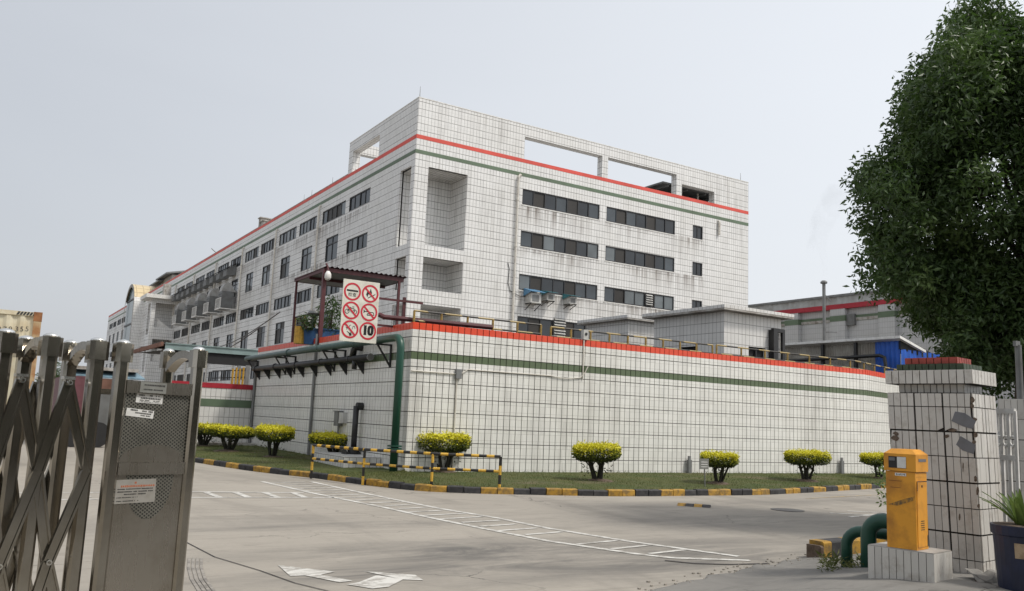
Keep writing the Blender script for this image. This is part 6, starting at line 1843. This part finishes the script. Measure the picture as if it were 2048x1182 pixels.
def arch(u, b0, b1):
    m = MB(); n_ = 8; prev = None
    for k_ in range(n_+1):
        t = k_/n_; b = b1+(b0-b1)*t; z_ = ZT-.145+.105*math.sin(math.pi*(.08+.62*t))
        p = gp_(u, b, z_)
        if prev is not None: m.bar(prev, p, .055, .042, up=(0, 0, 1))
        prev = p
    return m.build('arch_bar', M['steel'], gate)
us = [gate_u(p) for p in (-190, -90, 8, 100, 195)]
uP0, uP1 = gate_u(246), gate_u(398)
for u in us:
    post(u, 0); post(u, TG); arch(u, .03, TG-.03)
post(uP0, 0, .062); post(uP0, TG, .06); post(uP1, 0, .058); post(uP1, TG, .055); arch(uP1, .03, TG-.03)
# lattice on both sides
def bar2(a, b, w=.050, t=.018, mt='steel'):
    m = MB(); d = (b-a).normalized(); n_ = gB; s_ = d.cross(n_).normalized()
    m.obox((a+b)/2, d*((b-a).length/2), s_*(w/2), n_*(t/2))
    for sg in (-1, 1): m.obox((a+b)/2+s_*(sg*(w/2-.005))-n_*(t/2+.003), d*((b-a).length/2-.004), s_*.005, n_*.0045)
    return m.build('lattice_bar', M[mt], gate)
def pivot(c):
    m = MB(); m.tube([c-gB*.012, c-gB*.024], .013, 14); pv = m.build('pivot_bolt', M['steel_cap'], gate)
    m = MB(); m.tube([c-gB*.0235, c-gB*.030], .006, 10); m.build('bolt_tip', M['steel'], pv)
zp = ZT-.235
for b_ in (.0, TG):
    for u0, u1 in zip(us, us[1:]):
        um = (u0+u1)/2-.02
        zs5 = [zp, zp-.42, zp-.84, zp-1.26, zp-1.66]
        for k_ in range(4):
            za_, zb2_ = zs5[k_], zs5[k_+1]
            o1, o2 = (-.02, -.036) if b_ == 0 else (.02, .036)
            if k_ % 2 == 0:
                bar2(gp_(um, b_+o1, za_), gp_(u1, b_+o1, zb2_)); bar2(gp_(um, b_+o2, za_), gp_(u0, b_+o2, zb2_))
            else:
                bar2(gp_(u1, b_+o2, za_), gp_(um, b_+o2, zb2_)); bar2(gp_(u0, b_+o1, za_), gp_(um, b_+o1, zb2_))
        pivot(gp_(um, b_-.036, zp)); pivot(gp_(um, b_-.036, zp-.84))
        m = MB(); m.obox(gp_(um, b_-.025, zp+.022), gA*.026, gB*.022, Vector((0, 0, .007))); m.build('hinge_cap', M['steel_cap'], gate)
# end panel between the last two front posts
pu0, pu1 = uP0+.031, uP1-.029
zr_t = EYE.z+(ony(249, 760.3, gp_(uP0, 0, 0).y).z-EYE.z); zr_b = ony(249, 785, gp_(uP0, 0, 0).y).z
zm_t, zm_b = ony(236, 925, gp_(uP0, 0, 0).y).z, ony(236, 950, gp_(uP0, 0, 0).y).z
ep = thing('tmp', None, None); bpy.data.objects.remove(ep)
def panel(u0, u1, z0, z1, b0, b1, nm, mt, par=None):
    P = [gp_(u, b, z_) for z_ in (z0, z1) for u, b in ((u0, b0), (u1, b0), (u1, b1), (u0, b1))]
    m = MB(); m.add(P, [(0, 3, 2, 1), (4, 5, 6, 7), (0, 1, 5, 4), (1, 2, 6, 5), (2, 3, 7, 6), (3, 0, 4, 7)]); return m.build(nm, M[mt], par or gate)
panel(pu0, pu1, zr_b, zr_t, -.022, .022, 'top_rail', 'steel_panel')
panel(pu0, pu1, zm_b, zm_t, -.022, .022, 'middle_rail', 'steel_panel')
# perforated sheets keep a local frame so the holes run with the panel
def perf(u0, u1, z0, z1, nm):
    c = gp_((u0+u1)/2, -.004, (z0+z1)/2)
    me = bpy.data.meshes.new(nm); hw, hh_ = (u1-u0)/2, (z1-z0)/2
    me.from_pydata([(-hw, -.002, -hh_), (hw, -.002, -hh_), (hw, -.002, hh_), (-hw, -.002, hh_), (-hw, .002, -hh_), (hw, .002, -hh_), (hw, .002, hh_), (-hw, .002, hh_)], [], [(0, 1, 2, 3), (5, 4, 7, 6), (0, 4, 5, 1), (3, 2, 6, 7)])
    me.materials.append(M['perforated']); o = bpy.data.objects.new(nm, me); col.objects.link(o); o.parent = gate
    o.location = c-G0_; o.rotation_euler.z = math.atan2(gA.y, gA.x); WL[o] = c; return o
ps1 = perf(pu0, pu1, zm_t, zr_b, 'perforated_sheet')
panel(pu0, pu1, .12, zm_b, -.010, .004, 'lower_sheet', 'steel_panel')
um_ = (pu0+pu1)/2
# smooth disc put in for the reflected glare that hides the holes
m = MB(); P = []
hwp = (pu1-pu0)/2
for k_ in range(17):
    t = math.pi*k_/16; P.append(gp_(um_-hwp*.98*math.cos(t), -.007, zm_t+.002+.088*math.sin(t)))
m.prism(P, gB*-.002); m.build('glare_disc', M['steel_panel'], gate)
cpl = gp_(um_, -.0115, zm_b)
me = bpy.data.meshes.new('perforated_disc')
me.from_pydata([(-hwp*.72*math.cos(math.pi*k_/16), 0, -.225*math.sin(math.pi*k_/16)) for k_ in range(17)], [], [tuple(range(17))])
me.materials.append(M['perforated']); pd_ = bpy.data.objects.new('perforated_disc', me); col.objects.link(pd_); pd_.parent = gate
pd_.location = cpl-G0_; pd_.rotation_euler.z = math.atan2(gA.y, gA.x)
# stickers and maker's plate, with illegible small print
def sticker(u0, z0, w, h, tilt, mt, nm, lines, off):
    c = gp_(u0, off, z0); a = gA*math.cos(tilt)+Vector((0, 0, 1))*math.sin(tilt); b = Vector((0, 0, 1))*math.cos(tilt)-gA*math.sin(tilt)
    m = MB(); m.obox(c, a*w/2, gB*.0008, b*h/2); s = m.build(nm, M[mt], gate)
    rr = random.Random(int(w*1e4))
    for (yy, hh2, x0, x1, mt2, dens) in lines:
        x = x0; m = MB()
        while x < x1:
            g_ = hh2*rr.uniform(.55, .95)
            if rr.random() < dens: m.obox(c+a*(x*w+g_*.5)+b*(yy*h)-gB*.0012, a*g_*.42, gB*.0003, b*hh2*rr.uniform(.32, .5))
            x += g_*1.12/w
        if m.f: tag(m.build('print', M[mt2], s), kind='stuff')
    return s
k1 = (pu1-pu0)
def uz(px, py):
    u = gate_u(px); p = gp_(u, 0, 0); v = ray(px, py); t = math.hypot(p.x, p.y)/math.hypot(v.x, v.y); return u, EYE.z+v.z*t
def w_of(pa, pb): return abs(gate_u(pb)-gate_u(pa))
u_, z_ = uz(311, 776); sticker(u_, z_, w_of(286, 338), .055, R(-1), 'label_grey', 'sticker', [(.22, .010, -.36, .40, 'ink', .9), (-.2, .008, -.42, .36, 'ink', .85)], -.0235)
u_, z_ = uz(308, 798); sticker(u_, z_, w_of(281, 334), .047, R(-2), 'label_white', 'sticker', [(.33, .009, -.40, .36, 'ink', .6), (.02, .010, -.34, .42, 'ink', .9), (-.22, .006, -.36, .42, 'ink', .8), (-.38, .004, -.36, .42, 'ink', .7)], -.0075)
u_, z_ = uz(292, 827); sticker(u_, z_, w_of(265, 320), .040, R(-5), 'label_white', 'sticker', [(.32, .009, -.36, .40, 'ink', .55), (.02, .008, -.18, .38, 'ink', .9), (-.25, .007, -.02, .38, 'ink', .8)], -.0075)
u_, z_ = uz(297, 982); pls = sticker(u_, z_, w_of(258, 339), .118, R(1), 'plate', 'maker_plate', [(.36, .014, -.03, .03, 'ink_red', 1), (.22, .011, -.38, .42, 'ink_red', .92), (.10, .006, -.42, .42, 'ink', .95), (-.01, .007, -.42, .42, 'ink', .85), (-.12, .007, -.26, .26, 'ink', .85), (-.25, .005, -.43, .06, 'ink', .9), (-.40, .006, -.43, .12, 'ink', .8)], -.0135)
# rear frame and lower linkage
panel(uP0, uP1, ZT-.28, ZT-.25, TG-.012, TG+.012, 'rear_rail', 'steel')
panel(us[0], uP0, .10, .14, -.02, .02, 'bottom_rail', 'steel')
for u in (us[1], us[3], uP1-.05):
    m = MB(); c = gp_(u, .0, .055); m.tube([c-gB*.02, c+gB*.02], .055, 14); m.build('castor', M['rubber'], gate)

# ================================================================== SMOKE FROM THE CHIMNEY
k = NT('thin_smoke'); k.t.nodes.remove(k.b)
pv_ = k.n('ShaderNodeVolumePrincipled'); pv_.inputs['Color'].default_value = (.55, .56, .58, 1)
nzz = k.ramp(k.noise(k.scalevec(k.obj(), (.55, .55, .30)), 1.0, 4, .6, .8), .46, .72)
k.link(k.math('MULTIPLY', nzz, .24), pv_.inputs['Density'])
k.link(pv_.outputs[0], k.t.nodes['Material Output'].inputs['Volume'])
tp = ond(1649.5, 556, 68)
m = MB(); pts = [tp+Vector((0, 0, .15))]+[tp+right2*x+Vector((0, 0, z_)) for x, z_ in ((-.3, 1.2), (-.7, 2.6), (-.5, 4.0), (.3, 5.6), (1.2, 7.4))]
m.tube(pts, [.2, .55, .85, 1.0, 1.1, .9], 12)
tag(m.build('smoke', k.m, loc=tp, smooth=True), 'faint grey smoke drifting up from the thin chimney', 'smoke', kind='stuff')
